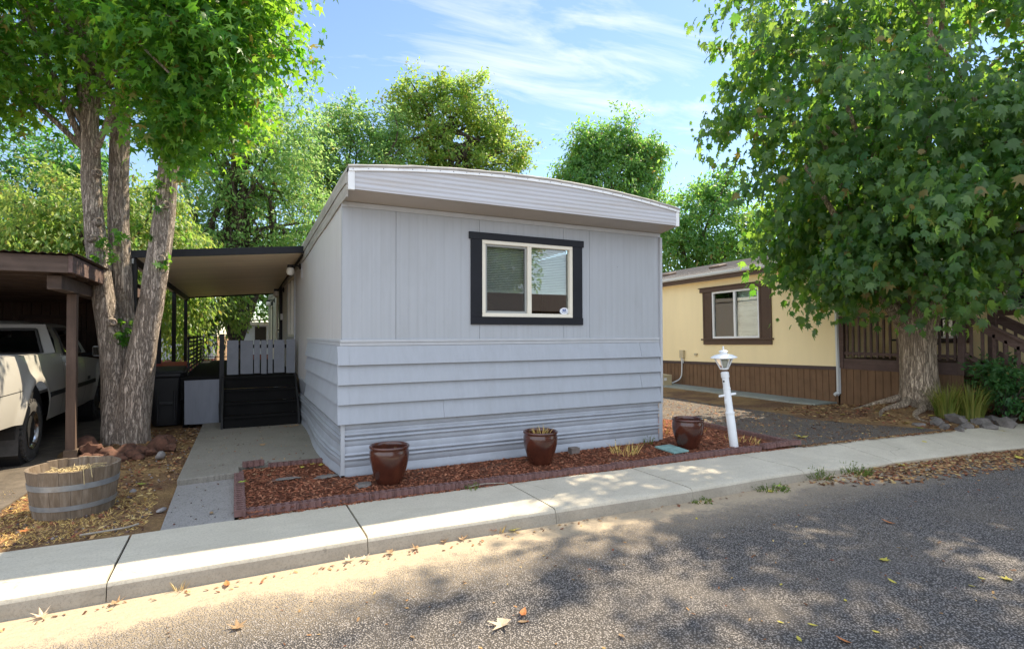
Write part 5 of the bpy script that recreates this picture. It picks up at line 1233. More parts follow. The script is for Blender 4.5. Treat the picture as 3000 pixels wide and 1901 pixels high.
rock('lava_rock', -2.62, 2.02, .0, .085, .06, .06, 70, simple('pink_rock', (.42, .24, .19), .9, .3, 8, .6, 30), 'pale pink rock lying by the carport post')
rock('lava_rock', -1.78, 1.93, .01, .07, .06, .055, 71, M['pebble'], 'round grey rock at the edge of the lava rock ring')
for i, (x, y, s, q) in enumerate([(9.62, -1.05, .30, .6), (9.95, -1.24, .27, .55), (10.15, -1.50, .26, .75), (9.42, -1.28, .24, .5), (8.95, -1.20, .17, .6), (9.15, -1.02, .20, .5), (9.72, -1.46, .20, .5), (10.6, -1.35, .30, .35), (10.75, -1.66, .26, .55), (9.35, -.90, .18, .5), (8.82, -.92, .15, .4), (9.05, -1.36, .14, .6), (9.88, -1.02, .2, .45), (10.35, -1.25, .22, .5)]):
    rock('basalt_rock', x, y, gh(x, y) + s * .10, s * .85, s * .55, s * q * .72, 80 + i, M['basalt'], 'angular grey basalt rock edging the tree bed along the pavement', 'rock', 'basalt rocks along the right pavement edge', det=1, flat=True)
rock('pebble', -1.55, -.28, -.045, .05, .03, .02, 99, M['pebble'], 'flat grey pebble at the edge of the grey path', 'pebble')
rock('pebble', -1.86, .52, -.045, .035, .03, .025, 98, M['pebble'], 'round grey pebble right of the half barrel', 'pebble')
w = MB(); w.tube(cr([(1.05, -.885, -.03), (1.22, -.875, -.022), (1.38, -.895, -.03), (1.46, -.90, -.035)], 5), [.006 - .0002 * i for i in range(16)], 6); tag(w.build('twig', M['twig'], org=(1.25, -.88, -.03)), 'bleached twig between the brick row and the pavement', 'twig')
w = MB(); w.tube(cr([(-2.02, -.72, -.04), (-1.88, -.74, -.03), (-1.74, -.70, -.035), (-1.66, -.66, -.03)], 5), .007, 6); tag(w.build('twig', M['twig'], org=(-1.85, -.71, -.04)), 'grey twig lying in the dry lawn by the pavement', 'twig')

for x, y, s_, lb in ((-.50, .22, .20, 'flat grey stone half buried in the mulch near the short brick row'), (-.10, .12, .17, 'flat grey stone half buried in the mulch at the home corner'), (.12, -.38, .16, 'flat grey stone beside the leftmost pot')):
    rock('buried_stone', x, y, -.022, s_, s_ * .6, .02, int(300 + 100 * x), M['basalt'], lb, 'stone', det=3)
# ------------------------------------------------------------------ fallen leaves
def leafmesh(name, tmpl, mat, curl, seed):
    g = np.random.default_rng(seed); v = []
    for p in tmpl[0]:
        x, y, z = p; y -= .4; v.append((x, y, .05 + z * .3 + curl * (x * x * .9 + y * y * .5) + .05 * mnoise.noise(Vector((x * 3, y * 3, seed)))))
    me = bpy.data.meshes.new(name); me.from_pydata(v, [], [tuple(f) for f in tmpl[1]]); me.materials.append(mat); me.update(); return me
LMESH = {}
def leaf(kind, colour, x, y, z, s, label, group=None, rz=None, curl=.5):
    key = (kind, colour, round(curl, 1))
    if key not in LMESH: LMESH[key] = leafmesh('fallen_leaf', {'star': STAR, 'oval': OVAL, 'plane': PLANE}[kind], M['f_' + colour], curl, len(LMESH))
    o = bpy.data.objects.new('fallen_leaf', LMESH[key]); COL.objects.link(o); o.location = (x, y, z); o.scale = (s, s, s)
    o.rotation_euler = (rnd.uniform(-.15, .15), rnd.uniform(-.15, .15), rnd.uniform(0, 6.28) if rz is None else rz); return tag(o, label, 'leaf', group)
leaf('star', 'pale', .35, -3.08, -.17, .13, 'large pale orange star shaped leaf on the sunny asphalt', rz=2.2, curl=.9)
leaf('oval', 'orange', .51, -3.03, -.17, .10, 'curled orange leaf beside the large pale one on the asphalt', curl=1.3)
leaf('oval', 'tan', .47, -3.10, -.17, .07, 'small tan leaf between the pale and the orange leaf')
leaf('star', 'yellow', 1.08, -1.79, -.165, .11, 'yellow leaf at the foot of the kerb beside a dead weed', curl=.4)
leaf('star', 'orange', .905, -1.765, -.15, .08, 'orange leaf propped on the kerb face', curl=.9)
leaf('star', 'green', 4.12, -1.95, -.15, .11, 'yellow green leaf lying on the kerb weeds')
leaf('plane', 'yellow', 6.21, -.73, -.03, .17, 'big yellow leaf standing on the driveway right of the edging', curl=.9)
leaf('star', 'green', -1.82, .72, -.04, .11, 'yellow green star leaf on the dirt right of the half barrel')
leaf('star', 'green', -.92, .04, .036, .085, 'green leaf resting on the short brick row')
leaf('oval', 'yellow', -1.24, 2.9, .004, .09, 'small yellow leaf near the steps end of the concrete pad')
leaf('star', 'tan', -.66, 2.01, .004, .10, 'brown curled leaf in the middle of the concrete pad', curl=1.3)
leaf('star', 'orange', -2.42, -.42, -.04, .08, 'orange red leaf on the dry lawn below the barrel')
leaf('oval', 'tan', -1.16, -.60, -.042, .08, 'tan leaf on the grey path')
leaf('star', 'pale', -1.98, -1.79, -.165, .085, 'pale curled leaf at the left end of the kerb', curl=1.5)
leaf('star', 'tan', -1.62, -1.80, -.165, .075, 'tan curled leaf at the kerb near the first pavement joint', curl=1.4)
leaf('oval', 'orange', -1.03, -1.82, -.165, .09, 'orange brown leaf by the kerb left of the cracked joint', curl=1.0)
leaf('star', 'tan', -.97, -2.43, -.17, .10, 'tan leaf alone on the sunlit asphalt at lower left', curl=.9)
leaf('oval', 'yellow', 9.45, -1.75, -.04, .14, 'yellow leaf on the farthest sunlit pavement slab')
leaf('oval', 'yellow', 7.54, -1.62, -.05, .11, 'yellow leaf on the shaded pavement beyond the driveway')
leaf('oval', 'green', 8.6, -1.02, -.04, .13, 'pale green leaf at the bed edge near the rocks')
for x, y in [(-.25, -1.80), (-.14, -1.83), (.05, -1.80), (.24, -1.80), (.63, -1.79), (.48, -1.77)]: leaf('star', 'pale' if x < 0 else 'tan', x, y, -.165, .075, 'small dried leaf caught at the foot of the middle kerb', 'dried leaves along the kerb', curl=1.4)
for x, y in [(-.12, .62), (-.20, .70), (-.32, .60), (-.04, .45), (-.72, .66), (-.62, .58), (-.80, .50), (-.66, .40)]: leaf('star', 'yellow' if x > -.5 else 'tan', x, y, -.012, .06, 'small yellow or tan leaf on the mulch by the concrete pad', 'leaves in the mulch corner', curl=1.0)
for x, y, s in [(6.33, -1.98, .16), (6.58, -2.12, .10), (8.11, -2.45, .17), (3.94, -2.0, .10), (3.18, -3.53, .10), (2.87, -3.76, .09), (3.58, -4.08, .10), (3.45, -4.0, .07), (3.26, -4.02, .07), (1.9, -3.86, .08), (1.71, -3.92, .075), (2.35, -3.77, .06), (1.77, -3.76, .06), (2.19, -3.45, .05), (2.15, -4.07, .06), (2.65, -2.26, .07)]: leaf('oval' if s < .1 else 'plane', 'yellow', x, y, -.17, s * .7, 'yellow leaf lying on the shaded asphalt', 'yellow leaves on the shaded asphalt', curl=.8)
for x, y, s in [(4.03, -3.10, .11), (1.9, -4.05, .08), (.88, -3.47, .06), (-.13, -2.97, .05)]: leaf('oval', 'orange' if x > 1 else 'tan', x, y, -.17, s, 'orange or brown leaf lying alone on the asphalt', 'brownish leaves on the asphalt', curl=1.0)
for x, y in [(8.6, .2), (8.9, -.3), (9.3, -.6), (8.5, .6), (9.1, -.1), (8.75, -.75), (9.5, -.75)]: leaf('oval', 'yellow', x, y, gh(x, y) + .004, .12, 'yellow leaf on the brown soil under the big right tree', 'yellow leaves under the right tree', curl=.8)
for x, y in [(-1.92, 3.39), (-1.63, 2.37), (-1.49, 2.85), (-1.55, 3.6), (-1.75, 1.7), (-1.62, 1.2), (-.2, 3.35), (-.12, 3.42), (-.28, 3.42)]: leaf('star', 'tan', x, y, max(gh(x, y), 0 if x > -1.4 else -1) + .006, .10, 'curled tan leaf on the soil and pad left of the steps' if x < -1 else 'tan leaf heaped at the right foot of the black steps', 'tan leaves by the left tree' if x < -1 else 'tan leaves at the steps', curl=1.2)

# ------------------------------------------------------------------ yellow home
yh = thing('yellow_home', (10.5, 5, 0), 'yellow manufactured home with brown skirting behind the big right tree', 'house')
FY = Fr((10.5, 0, 0), (0, 1, 0), (-1, 0, 0))
YW = (3.40, 4.89, 1.307, 2.555)
w = MB(); w.fbox(FY, YW[1], 13, .6, 2.87, -.08, 0); w.fbox(FY, 1.50, YW[0], .6, 2.87, -.08, 0); w.fbox(FY, YW[0], YW[1], .6, YW[2], -.08, 0); w.fbox(FY, YW[0], YW[1], YW[3], 2.87, -.08, 0)
w.box(10.58, 12.3, 1.50, 1.58, .6, 2.87)
FZ = Fr((12.3, 0, 0), (0, 1, 0), (-1, 0, 0)); YW2 = (-2.1, -.70, 1.80, 2.60); YW3 = (-.05, .95, 1.25, 2.35)
for a, c, d, e in [(.95, 1.50, .6, 2.87), (-.05, .95, .6, 1.25), (-.05, .95, 2.35, 2.87), (-.70, -.05, .6, 2.87), (-2.1, -.70, .6, 1.80), (-2.1, -.70, 2.60, 2.87), (-5, -2.1, .6, 2.87)]: w.fbox(FZ, a, c, d, e, -.08, 0)
w.box(12.38, 18, -5, -4.92, .0, 2.87); w.box(10.58, 18, 12.92, 13, 0, 2.87); w.box(17.92, 18, -4.92, 12.92, 0, 2.87)
w.build('wall', M['yellow'], yh)
w = MB(); w.box(12.42, 12.46, -4.9, 12.9, .6, 2.8); w.box(10.6, 12.4, 3.0, 3.05, .6, 2.8); w.box(11.6, 11.65, 3.1, 5.2, .6, 2.8); w.build('inner_wall', simple('inner_plaster', (.18, .17, .16), .9, .1), yh)
w = MB(); w.fbox(FY, 1.48, 13, .600, .675, .002, .024); w.build('band', simple('band_brown', (.065, .040, .036), .6, .1, 5, .1, 40), yh, bevel=.003)
w = MB(); w.fbox(FY, 1.48, 13, -.5, .598, -.02, .004)
for y in np.arange(1.53, 13, .146): w.fbox(FY, y, y + .022, -.5, .597, .004, .016)
w.build('skirting', M['skirtbrown'], yh)
w = MB(); w.box(12.29, 12.36, -5, 1.5, -.3, .6); w.build('skirting', M['skirtbrown'], yh)
# eave, gutter, roof
w = MB(); w.box(10.285, 10.31, -5.4, 13.3, 2.852, 2.968); w.build('fascia', M['trimbrown'], yh, bevel=.003)
w = MB(); w.box(10.31, 10.5, 1.4, 13.3, 2.862, 2.870); w.box(10.31, 12.3, -5.4, 1.4, 2.862, 2.870); w.build('soffit', M['vinyl'], yh)
w = MB()
pr = [(.0, .0), (-.055, .0), (-.085, .03), (-.085, .075), (-.095, .085), (-.085, .09), (-.075, .08), (-.07, .035), (-.05, .012), (.0, .012)]
A = [(10.283 + a, -5.4, 2.966 + c) for a, c in pr]; B = [(10.283 + a, 13.3, 2.966 + c) for a, c in pr]; k = len(pr)
w.add(A + B, [(i, (i + 1) % k, k + (i + 1) % k, k + i) for i in range(k)] + [tuple(range(k)), tuple(range(k, 2 * k))]); w.build('gutter', M['galv'], yh)
w = MB()
for i in range(40):
    x0_, x1_ = 10.23 + i * .11, 10.23 + (i + 1) * .11; z0_ = 3.045 + (x0_ - 10.23) * .225; z1_ = 3.045 + (x1_ - 10.23) * .225
    w.add([(x0_, -5.5, z0_ + .006), (x0_, 13.4, z0_ + .006), (x1_, 13.4, z1_), (x1_, -5.5, z1_), (x0_, -5.5, z0_ - .006), (x0_, 13.4, z0_ - .006)], [(0, 1, 2, 3), (4, 5, 1, 0)])
w.add([(14.63, -5.5, 4.035), (14.63, 13.4, 4.035), (18.5, 13.4, 3.0), (18.5, -5.5, 3.0)], [(0, 1, 2, 3)])
w.add([(10.4, -5.0, 2.86), (14.63, -5.0, 4.0), (18.2, -5.0, 2.9)], [(0, 1, 2)]); w.add([(10.4, 13.0, 2.86), (14.63, 13.0, 4.0), (18.2, 13.0, 2.9)], [(0, 1, 2)])
rf = w.build('roof', M['asphaltshingle'], yh)
for y in (8.15, 6.05):
    w = MB(); Mv = Matrix.Translation((12.0, y, 3.465)) @ Matrix.Rotation(-.22, 4, 'Y'); w.mbox(Mv, .34, .42, .11); w.build('roof_vent', simple('vent_brown', (.11, .07, .05), .7, .2), rf, bevel=.03)
wfy, _ = window(yh, FY, YW[0], YW[1], YW[2], YW[3], M['white'], fw=.05)
w = MB(); w.fbox(FY, 2.99, 5.29, 2.558, 2.665, .002, .05); w.fbox(FY, 2.96, 5.32, 2.668, 2.692, .002, .075); w.build('window_head', M['trimbrown'], wfy, bevel=.003)
w = MB(); w.fbox(FY, 3.01, 5.26, 1.262, 1.303, .002, .06); w.fbox(FY, 3.05, 5.20, 1.145, 1.260, .002, .034); w.build('sill', M['trimbrown'], wfy, bevel=.003)
for a, c in ((3.05, 3.392), (4.898, 5.20)):
    w = MB(); w.fbox(FY, a, c, 1.305, 2.556, .002, .020); w.fbox(FY, a, a + .05, 1.306, 2.555, .0205, .034); w.fbox(FY, c - .05, c, 1.306, 2.555, .0205, .034)
    for i in range(24): w.fbox(FY, a + .052, c - .052, 1.36 + i * .047, 1.385 + i * .047, .0205, .028)
    w.build('shutter', M['trimbrown'], wfy)
w = MB(); w.fbox(FY, 3.46, 4.83, 1.34, 2.50, -.10, -.09); w.build('curtain', simple('pale_curtain', (.58, .61, .64), .8, .45, 1.2, stretch=(1, .4, 5)), wfy)
w2, _ = window(yh, FZ, YW2[0], YW2[1], YW2[2], YW2[3], M['vinyl'], trimmat=M['trimbrown'], side=.20, head=.12, foot=.12)
w3, _ = window(yh, FZ, YW3[0], YW3[1], YW3[2], YW3[3], M['white'], trimmat=M['trimbrown'], side=.1, head=.1, foot=.1)
w = MB(); w.tube(cr([(10.40, 1.46, 2.97), (10.44, 1.45, 2.85), (10.462, 1.44, 2.7), (10.462, 1.44, 1.5), (10.462, 1.44, .22), (10.43, 1.45, .12), (10.36, 1.47, .085)], 4), .042, 4); w.build('downspout', M['galv'], yh)
w = MB(); w.fbox(FY, 5.92, 6.07, .765, .99, .002, .09); bxo = w.build('meter_box', M['beigebox'], yh, bevel=.01)
w = MB(); w.fbox(FY, 5.44, 5.54, .848, .905, .002, .05); w.build('wall_vent', M['beigebox'], yh, bevel=.008)
w = MB(); w.tube(cr([(10.43, 6.0, .78), (10.44, 6.0, .5), (10.40, 6.02, .2), (10.25, 6.2, .05), (10.1, 6.35, .02)], 6), .018, 8); w.tube([(10.45, 5.96, .78), (10.45, 5.96, .62)], .014, 8); w.build('conduit', M['galv'], bxo, smooth=60)
yh.rotation_euler = (-.019, 0, 0)
ac = thing('air_conditioner', (10.0, 6.3, -.18), 'beige outdoor air conditioner unit at the yellow home wall', 'air conditioner')
w = MB(); w.box(9.72, 10.10, 6.05, 6.60, -.20, .28); w.build('case', M['beigebox'], ac, bevel=.012)
w = MB()
for i in range(14): w.box(9.708, 9.719, 6.09, 6.57, -.16 + i * .028, -.148 + i * .028)
for i in range(5): w.box(9.704, 9.7075, 6.10 + i * .115, 6.11 + i * .115, -.17, .22)
w.build('grille', M['black'], ac)
w = MB(); w.box(9.80, 9.90, 6.042, 6.049, .12, .20); w.build('rating_plate', M['white'], ac)
# porch of the yellow home
yp = thing('wooden_porch', (11.3, .3, 0), 'dark brown wooden porch with railings and stairs on the yellow home', 'porch')
w = MB(); w.box(10.5, 12.2, -.78, 1.42, .88, .92); w.build('deck_floor', M['porchbrown'], yp)
w = MB(); w.box(10.475, 10.50, -.80, 1.43, .70, .915); w.box(10.5, 12.2, -.805, -.782, .70, .915); w.build('rim_board', M['porchbrown'], yp, bevel=.003)
w = MB(); w.box(10.49, 10.50, -.79, 1.43, -.1, .698)
for y in np.arange(-.75, 1.42, .146): w.box(10.476, 10.489, y, y + .03, -.1, .697)
w.build('porch_skirting', M['skirtbrown'], yp)
w = MB(); w.box(10.47, 10.56, -.80, 1.42, 1.765, 1.80); w.box(10.49, 10.53, -.78, 1.42, 1.0, 1.06); w.build('rail', M['porchbrown'], yp, bevel=.004)
for y in np.arange(-.66, 1.40, .121):
    if abs(y - .25) < .07: continue
    w = MB(); w.box(10.485, 10.52, y - .018, y + .018, .96, 1.764); w.build('baluster', M['porchbrown'], yp)
for y in (.25, 1.39, -.76):
    w = MB(); w.box(10.46, 10.55, y - .05, y + .05, .72, 1.80 if y != -.76 else 1.83); w.build('newel_post', M['porchbrown'], yp, bevel=.004)
w = MB(); w.box(11.60, 11.72, -.80, -.68, .7, 2.84); w.build('roof_post', M['porchbrown'], yp, bevel=.004)
for xr in (10.51, 11.70):
    p0, p1 = Vector((xr, -.80, 1.80)), Vector((xr, -2.2, .96)); w = MB(); w.bar(p0, p1, .09, .04); w.bar(p0 - Vector((0, 0, .10)), p1 - Vector((0, 0, .10)), .04, .14); w.bar(p0 - Vector((0, 0, .72)), p1 - Vector((0, 0, .72)), .04, .08); w.build('stair_rail', M['porchbrown'], yp, bevel=.004)
    for i in range(8):
        t_ = (i + .6) / 8.6; p_ = p0.lerp(p1, t_); w = MB(); w.box(xr - .02, xr + .02, p_.y - .02, p_.y + .02, p_.z - .72, p_.z - .12); w.build('baluster', M['porchbrown'], yp)
    w = MB(); w.box(xr - .05, xr + .05, -2.26, -2.16, -.05, 1.0); w.build('newel_post', M['porchbrown'], yp, bevel=.004)
for i in range(5): w = MB(); w.box(10.53, 11.68, -.80 - .27 * (i + 1), -.81 - .27 * i, .90 - .16 * (i + 1) - .04, .90 - .16 * (i + 1)); w.build('stair_tread', M['porchbrown'], yp)
w = MB(); w.box(11.6, 12.1, .1, 1.0, 1.28, 1.32); w.tube([(11.65, .2, .92), (11.95, .9, 1.28)], .02, 6); w.tube([(11.65, .9, .92), (11.95, .2, 1.28)], .02, 6)
tag(w.build('porch_table', M['black'], org=(11.85, .55, .92)), 'dark folding table behind the yellow home porch railing', 'table')

# ------------------------------------------------------------------ homes seen past the porch and across the road
def far_home(x0, x1, y0, y1, h, label, mat, roof=True):
    t = thing('distant_home', ((x0 + x1) / 2, (y0 + y1) / 2, -.05), label, 'mobile home')
    w = MB(); w.box(x0, x1, y0, y1, .45, h); w.build('wall', mat, t)
    w = MB(); w.box(x0 + .02, x1 - .02, y0 + .02, y1 - .02, -.1, .45); w.build('skirting', simple('brick_red', (.17, .06, .045), .8, .2, 8), t)
    w = MB(); n_ = 12; xs__ = np.linspace(x0 - .12, x1 + .12, n_)
    w.strip([(x, y0 - .15, h + .02 + .18 * math.sin(math.pi * i / (n_ - 1))) for i, x in enumerate(xs__)], [(x, y1 + .15, h + .02 + .18 * math.sin(math.pi * i / (n_ - 1))) for i, x in enumerate(xs__)]); w.box(x0 - .10, x1 + .10, y0 - .14, y1 + .14, h - .12, h + .018); w.build('roof', M['galv'], t)
    for i in range(3):
        a = x0 + (x1 - x0) * (.2 + .27 * i); w = MB(); w.box(a, a + .5, y0 - .02, y0 + .01, 1.1, 1.8); w.build('window', M['dark'], t)
far_home(-7.2, -1.75, 19.5, 23.5, 2.02, 'pale blue grey home seen past the porch railing', M['farblue'])
far_home(-1.0, 3.4, 23.6, 27.5, 2.0, 'pale home farthest away, seen above the board gate', M['farblue'])
t = thing('opposite_home', (11, -19, -.06), 'brown roofed home across the road reflected in the front window', 'house')
w = MB(); w.box(3, 19, -22, -16.5, -.06, 2.5); w.build('wall', simple('opp_wall', (.12, .085, .065), .8, .2, 3), t)
w = MB(); w.prism([(2.4, -15.9, 2.45), (2.4, -19.2, 3.5), (2.4, -22.6, 2.45)], (17.2, 0, 0)); w.build('roof', simple('opp_roof', (.075, .05, .042), .9, .2, 4), t)
for a in (6.5, 11.5, 14.5): w = MB(); w.box(a, a + 1.4, -16.51, -16.46, .9, 2.0); w.build('window', M['dark'], t)
# ------------------------------------------------------------------ trees
def knots(mb, pts, n, r, seed):
    pass
t1 = thing('sweetgum_tree', (-2.28, 3.05, 0), 'tall sweetgum with three grey furrowed trunks behind the half barrel', 'tree')
tr = M['bark_left']
TA = cr([(-2.30, 3.02, -.1), (-2.36, 3.05, .35), (-2.42, 3.10, .9), (-2.47, 3.13, 1.36), (-2.60, 3.17, 2.2), (-2.70, 3.20, 3.2), (-2.74, 3.22, 4.0), (-2.79, 3.22, 4.9), (-2.9, 3.3, 6.4), (-2.95, 3.4, 8.2)], 6)
TB = cr([(-2.30, 3.15, .2), (-2.33, 3.32, .95), (-2.37, 3.38, 1.6), (-2.42, 3.39, 2.55), (-2.44, 3.38, 3.26), (-2.42, 3.36, 4.4), (-2.3, 3.5, 6.2), (-2.2, 3.6, 8.0)], 6)
TC = cr([(-2.24, 3.0, -.1), (-2.20, 2.95, .45), (-2.08, 2.84, 1.3), (-1.98, 2.78, 1.9), (-1.87, 2.71, 2.75), (-1.78, 2.65, 3.65), (-1.71, 2.60, 4.4), (-1.66, 2.56, 5.2), (-1.45, 2.4, 6.4), (-1.3, 2.4, 7.8)], 6)
w = MB()
def taper(n_, rs): return [lerp(np.linspace(0, 1, len(rs)), rs, i / (n_ - 1)) for i in range(n_)]
w.tube(TA, taper(len(TA), [.255, .205, .155, .138, .122, .112, .108, .10, .07, .03]), 30, True, .16, 1)
w.tube(TC, taper(len(TC), [.255, .205, .160, .145, .128, .114, .107, .10, .07, .03]), 30, True, .16, 5)
tk1 = w.build('trunk', tr, t1, smooth=70)
w = MB(); w.tube(TB, taper(len(TB), [.20, .150, .130, .125, .12, .115, .08, .03]), 26, True, .16, 9); w.build('trunk', tr, t1, smooth=70)
# healed pruning scars
for p_, d_ in [((-2.60, 3.04, 2.95), (.35, -.9, .1)), ((-2.70, 3.05, 2.72), (-.2, -.95, 0)), ((-2.58, 3.05, 1.95), (.1, -1, .1)), ((-1.86, 2.60, 2.45), (.3, -.9, 0)), ((-2.43, 2.98, 1.62), (.5, -.8, 0)), ((-1.80, 2.55, 3.15), (.6, -.8, .1)), ((-2.62, 3.07, 3.6), (.5, -.8, .1))]:
    q = Vector(d_).normalized().to_track_quat('Z', 'Y').to_matrix().to_4x4(); q.translation = Vector(p_); w = MB(); w.lathe([(.062, -.05), (.050, .008), (.036, .020), (.024, .006), (0, .004)], q, 12); w.build('pruning_scar', tr, tk1, smooth=60)
LB = [((-2.65, 3.0, 6.75), (2.5, 2.5, 2.4), 5.5), ((-1.25, 1.35, 5.0), (.85, .9, 1.0), 1.3), ((-4.0, 3.4, 6.0), (1.8, 2.0, 1.75), 2.2), ((-4.1, 3.0, 5.1), (1.1, 1.3, .9), 1.0), ((-1.75, 1.7, 5.3), (1.1, 1.0, 1.1), 1), ((-1.35, 2.2, 6.6), (1.3, 1.3, 1.5), 1.4), ((-1.45, 1.9, 4.2), (.65, .7, .6), .5)]
kp1 = lambda c, g: (c[:, 2] > 3.55)
o, cs = crown('crown', LB, 960, 46, .33, STAR, .108, M['leaf_left'], t1, 21, .42, .07, .45, kp1, 1.0)
w = MB(); limbs(w, TA[34:50], [cs[i] for i in range(0, len(cs), 34)], .045, 3); limbs(w, TC[34:50], [cs[i] for i in range(9, len(cs), 38)], .045, 4)
w.tube(cr([(-1.7, 2.6, 4.3), (-1.2, 2.0, 4.8), (-.5, 1.5, 5.5)], 5), [.05 - .002 * i for i in range(11)], 8)
w.build('branches', tr, t1, smooth=60)
SP = [((-2.30, 3.02, 1.55), .10, 1.0), ((-2.56, 3.0, 2.55), .12, .9), ((-2.40, 3.12, 2.85), .07, .5), ((-2.05, 2.62, 2.82), .07, .5), ((-1.86, 2.58, 3.25), .12, 1.4), ((-2.3, 3.0, 1.42), .09, .7), ((-1.80, 2.6, 2.38), .05, .3), ((-2.52, 3.02, 2.75), .07, .5)]
for i_, (p_, r_, k_) in enumerate(SP): crown('sprout', [(p_, (r_, r_, r_ * 1.4), 1)], max(2, int(5 * k_)), 9, .07, STAR, .085, M['leaf_left'], t1, 22 + i_, .2, .0, .7)

t8 = thing('plane_tree', (10.0, -.32, .2), 'big thick trunked tree with drooping lobed leaves beside the driveway', 'tree')
w = MB(); TT = cr([(10.02, -.32, -.1), (10.02, -.32, .12), (10.02, -.32, .30), (10.02, -.31, .7), (10.02, -.30, 1.15), (10.02, -.29, 1.5), (10.02, -.28, 1.75), (10.02, -.28, 2.1)], 6)
w.tube(TT, taper(len(TT), [.52, .40, .325, .285, .272, .30, .36, .30]), 44, True, .10, 3)
for e, r_ in [((9.45, .0, 2.5), .12), ((9.35, -.75, 3.4), .16), ((10.4, -.75, 3.0), .18), ((10.75, .2, 3.0), .16), ((10.0, .1, 3.8), .18), ((9.9, -1.2, 2.9), .12), ((9.45, -.15, 1.95), .15)]:
    e = Vector(e); s0 = Vector((10.02, -.29, 1.45)); m_ = s0.lerp(e, .45) + Vector((0, 0, .05)); far = e + (e - s0).normalized() * 2.3 + Vector((0, 0, .9)); p_ = cr([s0, m_, e, far], 6); w.tube(p_, taper(len(p_), [.22, r_ * 1.05, r_ * .7, .03]), 14, True, .1, 8)
for a in (2.2, 3.0, 3.7, 4.4, 5.2, 5.9, .4):    # surface roots
    L_ = 1.1 if 2.0 < a < 4.5 else .8; pts = [(10.02 + math.cos(a + .12 * math.sin(i * 2)) * (.30 + L_ * i / 5), -.32 + math.sin(a + .12 * math.sin(i * 2)) * (.30 + L_ * i / 5) * .8, gh(10.02 + math.cos(a) * (.30 + L_ * i / 5), -.32 + math.sin(a) * (.30 + L_ * i / 5) * .8) + .06 - .02 * i) for i in range(6)]
    p_ = cr(pts, 3); w.tube(p_, taper(len(p_), [.085, .05, .03, .015]), 9, True, .2, 4)
w.build('trunk', M['bark_right'], t8, smooth=70)
RBL = [((10.15, -.55, 5.5), (3.55, 3.3, 3.65), 8), ((8.5, .65, 5.7), (1.8, 1.6, 2.1), 1.1), ((8.85, .35, 3.8), (1.5, 1.3, 1.5), 1.2), ((9.4, -1.9, 3.6), (2.0, 1.5, 1.7), 1.3), ((9.1, .15, 7.4), (1.9, 1.8, 2.2), .9), ((11.0, -1.7, 4.7), (2.0, 1.6, 1.7), 1.2), ((9.6, -.9, 8.6), (2.6, 2.4, 2.0), .9), ((9.15, .35, 2.75), (1.0, .8, .75), .4), ((9.0, -.65, 2.75), (.95, .7, .65), .5)]
def kp8(c, g):
    ok = c[:, 2] > np.where((c[:, 0] - 10) * .45 - (c[:, 1] + .3) * .89 > .9, 2.75, 1.95)
    sx_ = c[:, 0] - .77 * c[:, 2]; sy_ = c[:, 1] - .33 * c[:, 2]     # leave the gap that lets sun on to the driveway by the home
    lit = (sx_ > 4.4) & (sx_ < 7.4 - .25 * (3 - sy_)) & (sy_ > .9) & (sy_ < 3.6)
    return ok & (~lit | (g.random(len(c)) < .22))
o, cs = crown('crown', RBL, 500, 78, .46, PLANE, .142, M['leaf_right'], t8, 33, .45, .11, 1.6, kp8, 1.0, .75)
w = MB(); limbs(w, [(9.5, -.6, 3.4), (10.4, -.6, 3.2), (10.0, -.1, 3.9), (9.3, .1, 3.0), (10.0, -1.0, 3.0)], [cs[i] for i in range(0, len(cs), 18)], .07, 5)
w.build('branches', M['bark_right'], t8, smooth=60)

def bg_tree(name, x, y, z0, trunk_r, th, blobs, ncl, per, rc, lsize, mat, label, seed, leaf=OVAL, bark='bark_dark', amp=.10, droop=.4, forks=(), inner=.35, nl=16, group=None, keep=None, flat=.7):
    t = thing(name, (x, y, z0), label, 'tree', group)
    w = MB(); top_ = Vector((x, y, z0 + th))
    p_ = cr([(x, y, z0 - .2), (x + .02, y, z0 + th * .3), (x - .03, y, z0 + th * .7), top_], 4); w.tube(p_, taper(len(p_), [trunk_r * 1.5, trunk_r * 1.05, trunk_r * .95, trunk_r * .8]), 14, True, .15, seed)
    st = [top_]
    for f_ in forks:
        e = Vector(f_); m_ = top_.lerp(e, .5) + Vector((0, 0, .05 * (e - top_).length)); q = cr([top_ - Vector((0, 0, th * .12)), m_, e], 6); w.tube(q, taper(len(q), [trunk_r * .75, trunk_r * .55, trunk_r * .28]), 10, True, .12, seed + 1); st += q[5:]
    tko = w.build('trunk', M[bark], t, smooth=70)
    o, cs_ = crown('crown', blobs, int(ncl * 1.15), int(per * 1.35), rc, leaf, lsize * 1.08, mat, t, seed, inner, amp, droop, keep, 1.0, flat)
    w = MB(); limbs(w, st, [cs_[i] for i in range(0, len(cs_), max(1, len(cs_) // nl))], trunk_r * .42, seed, .014); w.build('branches', M[bark], t, smooth=60)
    return t
bg_tree('cherry_tree', -3.9, 11.0, -.05, .12, 2.0, [((-4.0, 10.8, 3.7), (2.3, 1.7, 1.65), 4), ((-2.7, 10.9, 3.3), (1.3, 1.3, 1.3), 1.8), ((-5.2, 10.6, 4.0), (1.5, 1.4, 1.4), 1.4), ((-2.3, 11.2, 2.2), (.9, 1.0, 1.2), 1.0), ((-3.0, 11.0, 4.6), (1.1, 1.1, .9), 1)], 520, 34, .34, .115, M['leaf_cherry'], 'yellowing drooping leaved tree behind the brown carport', 51, droop=1.1)
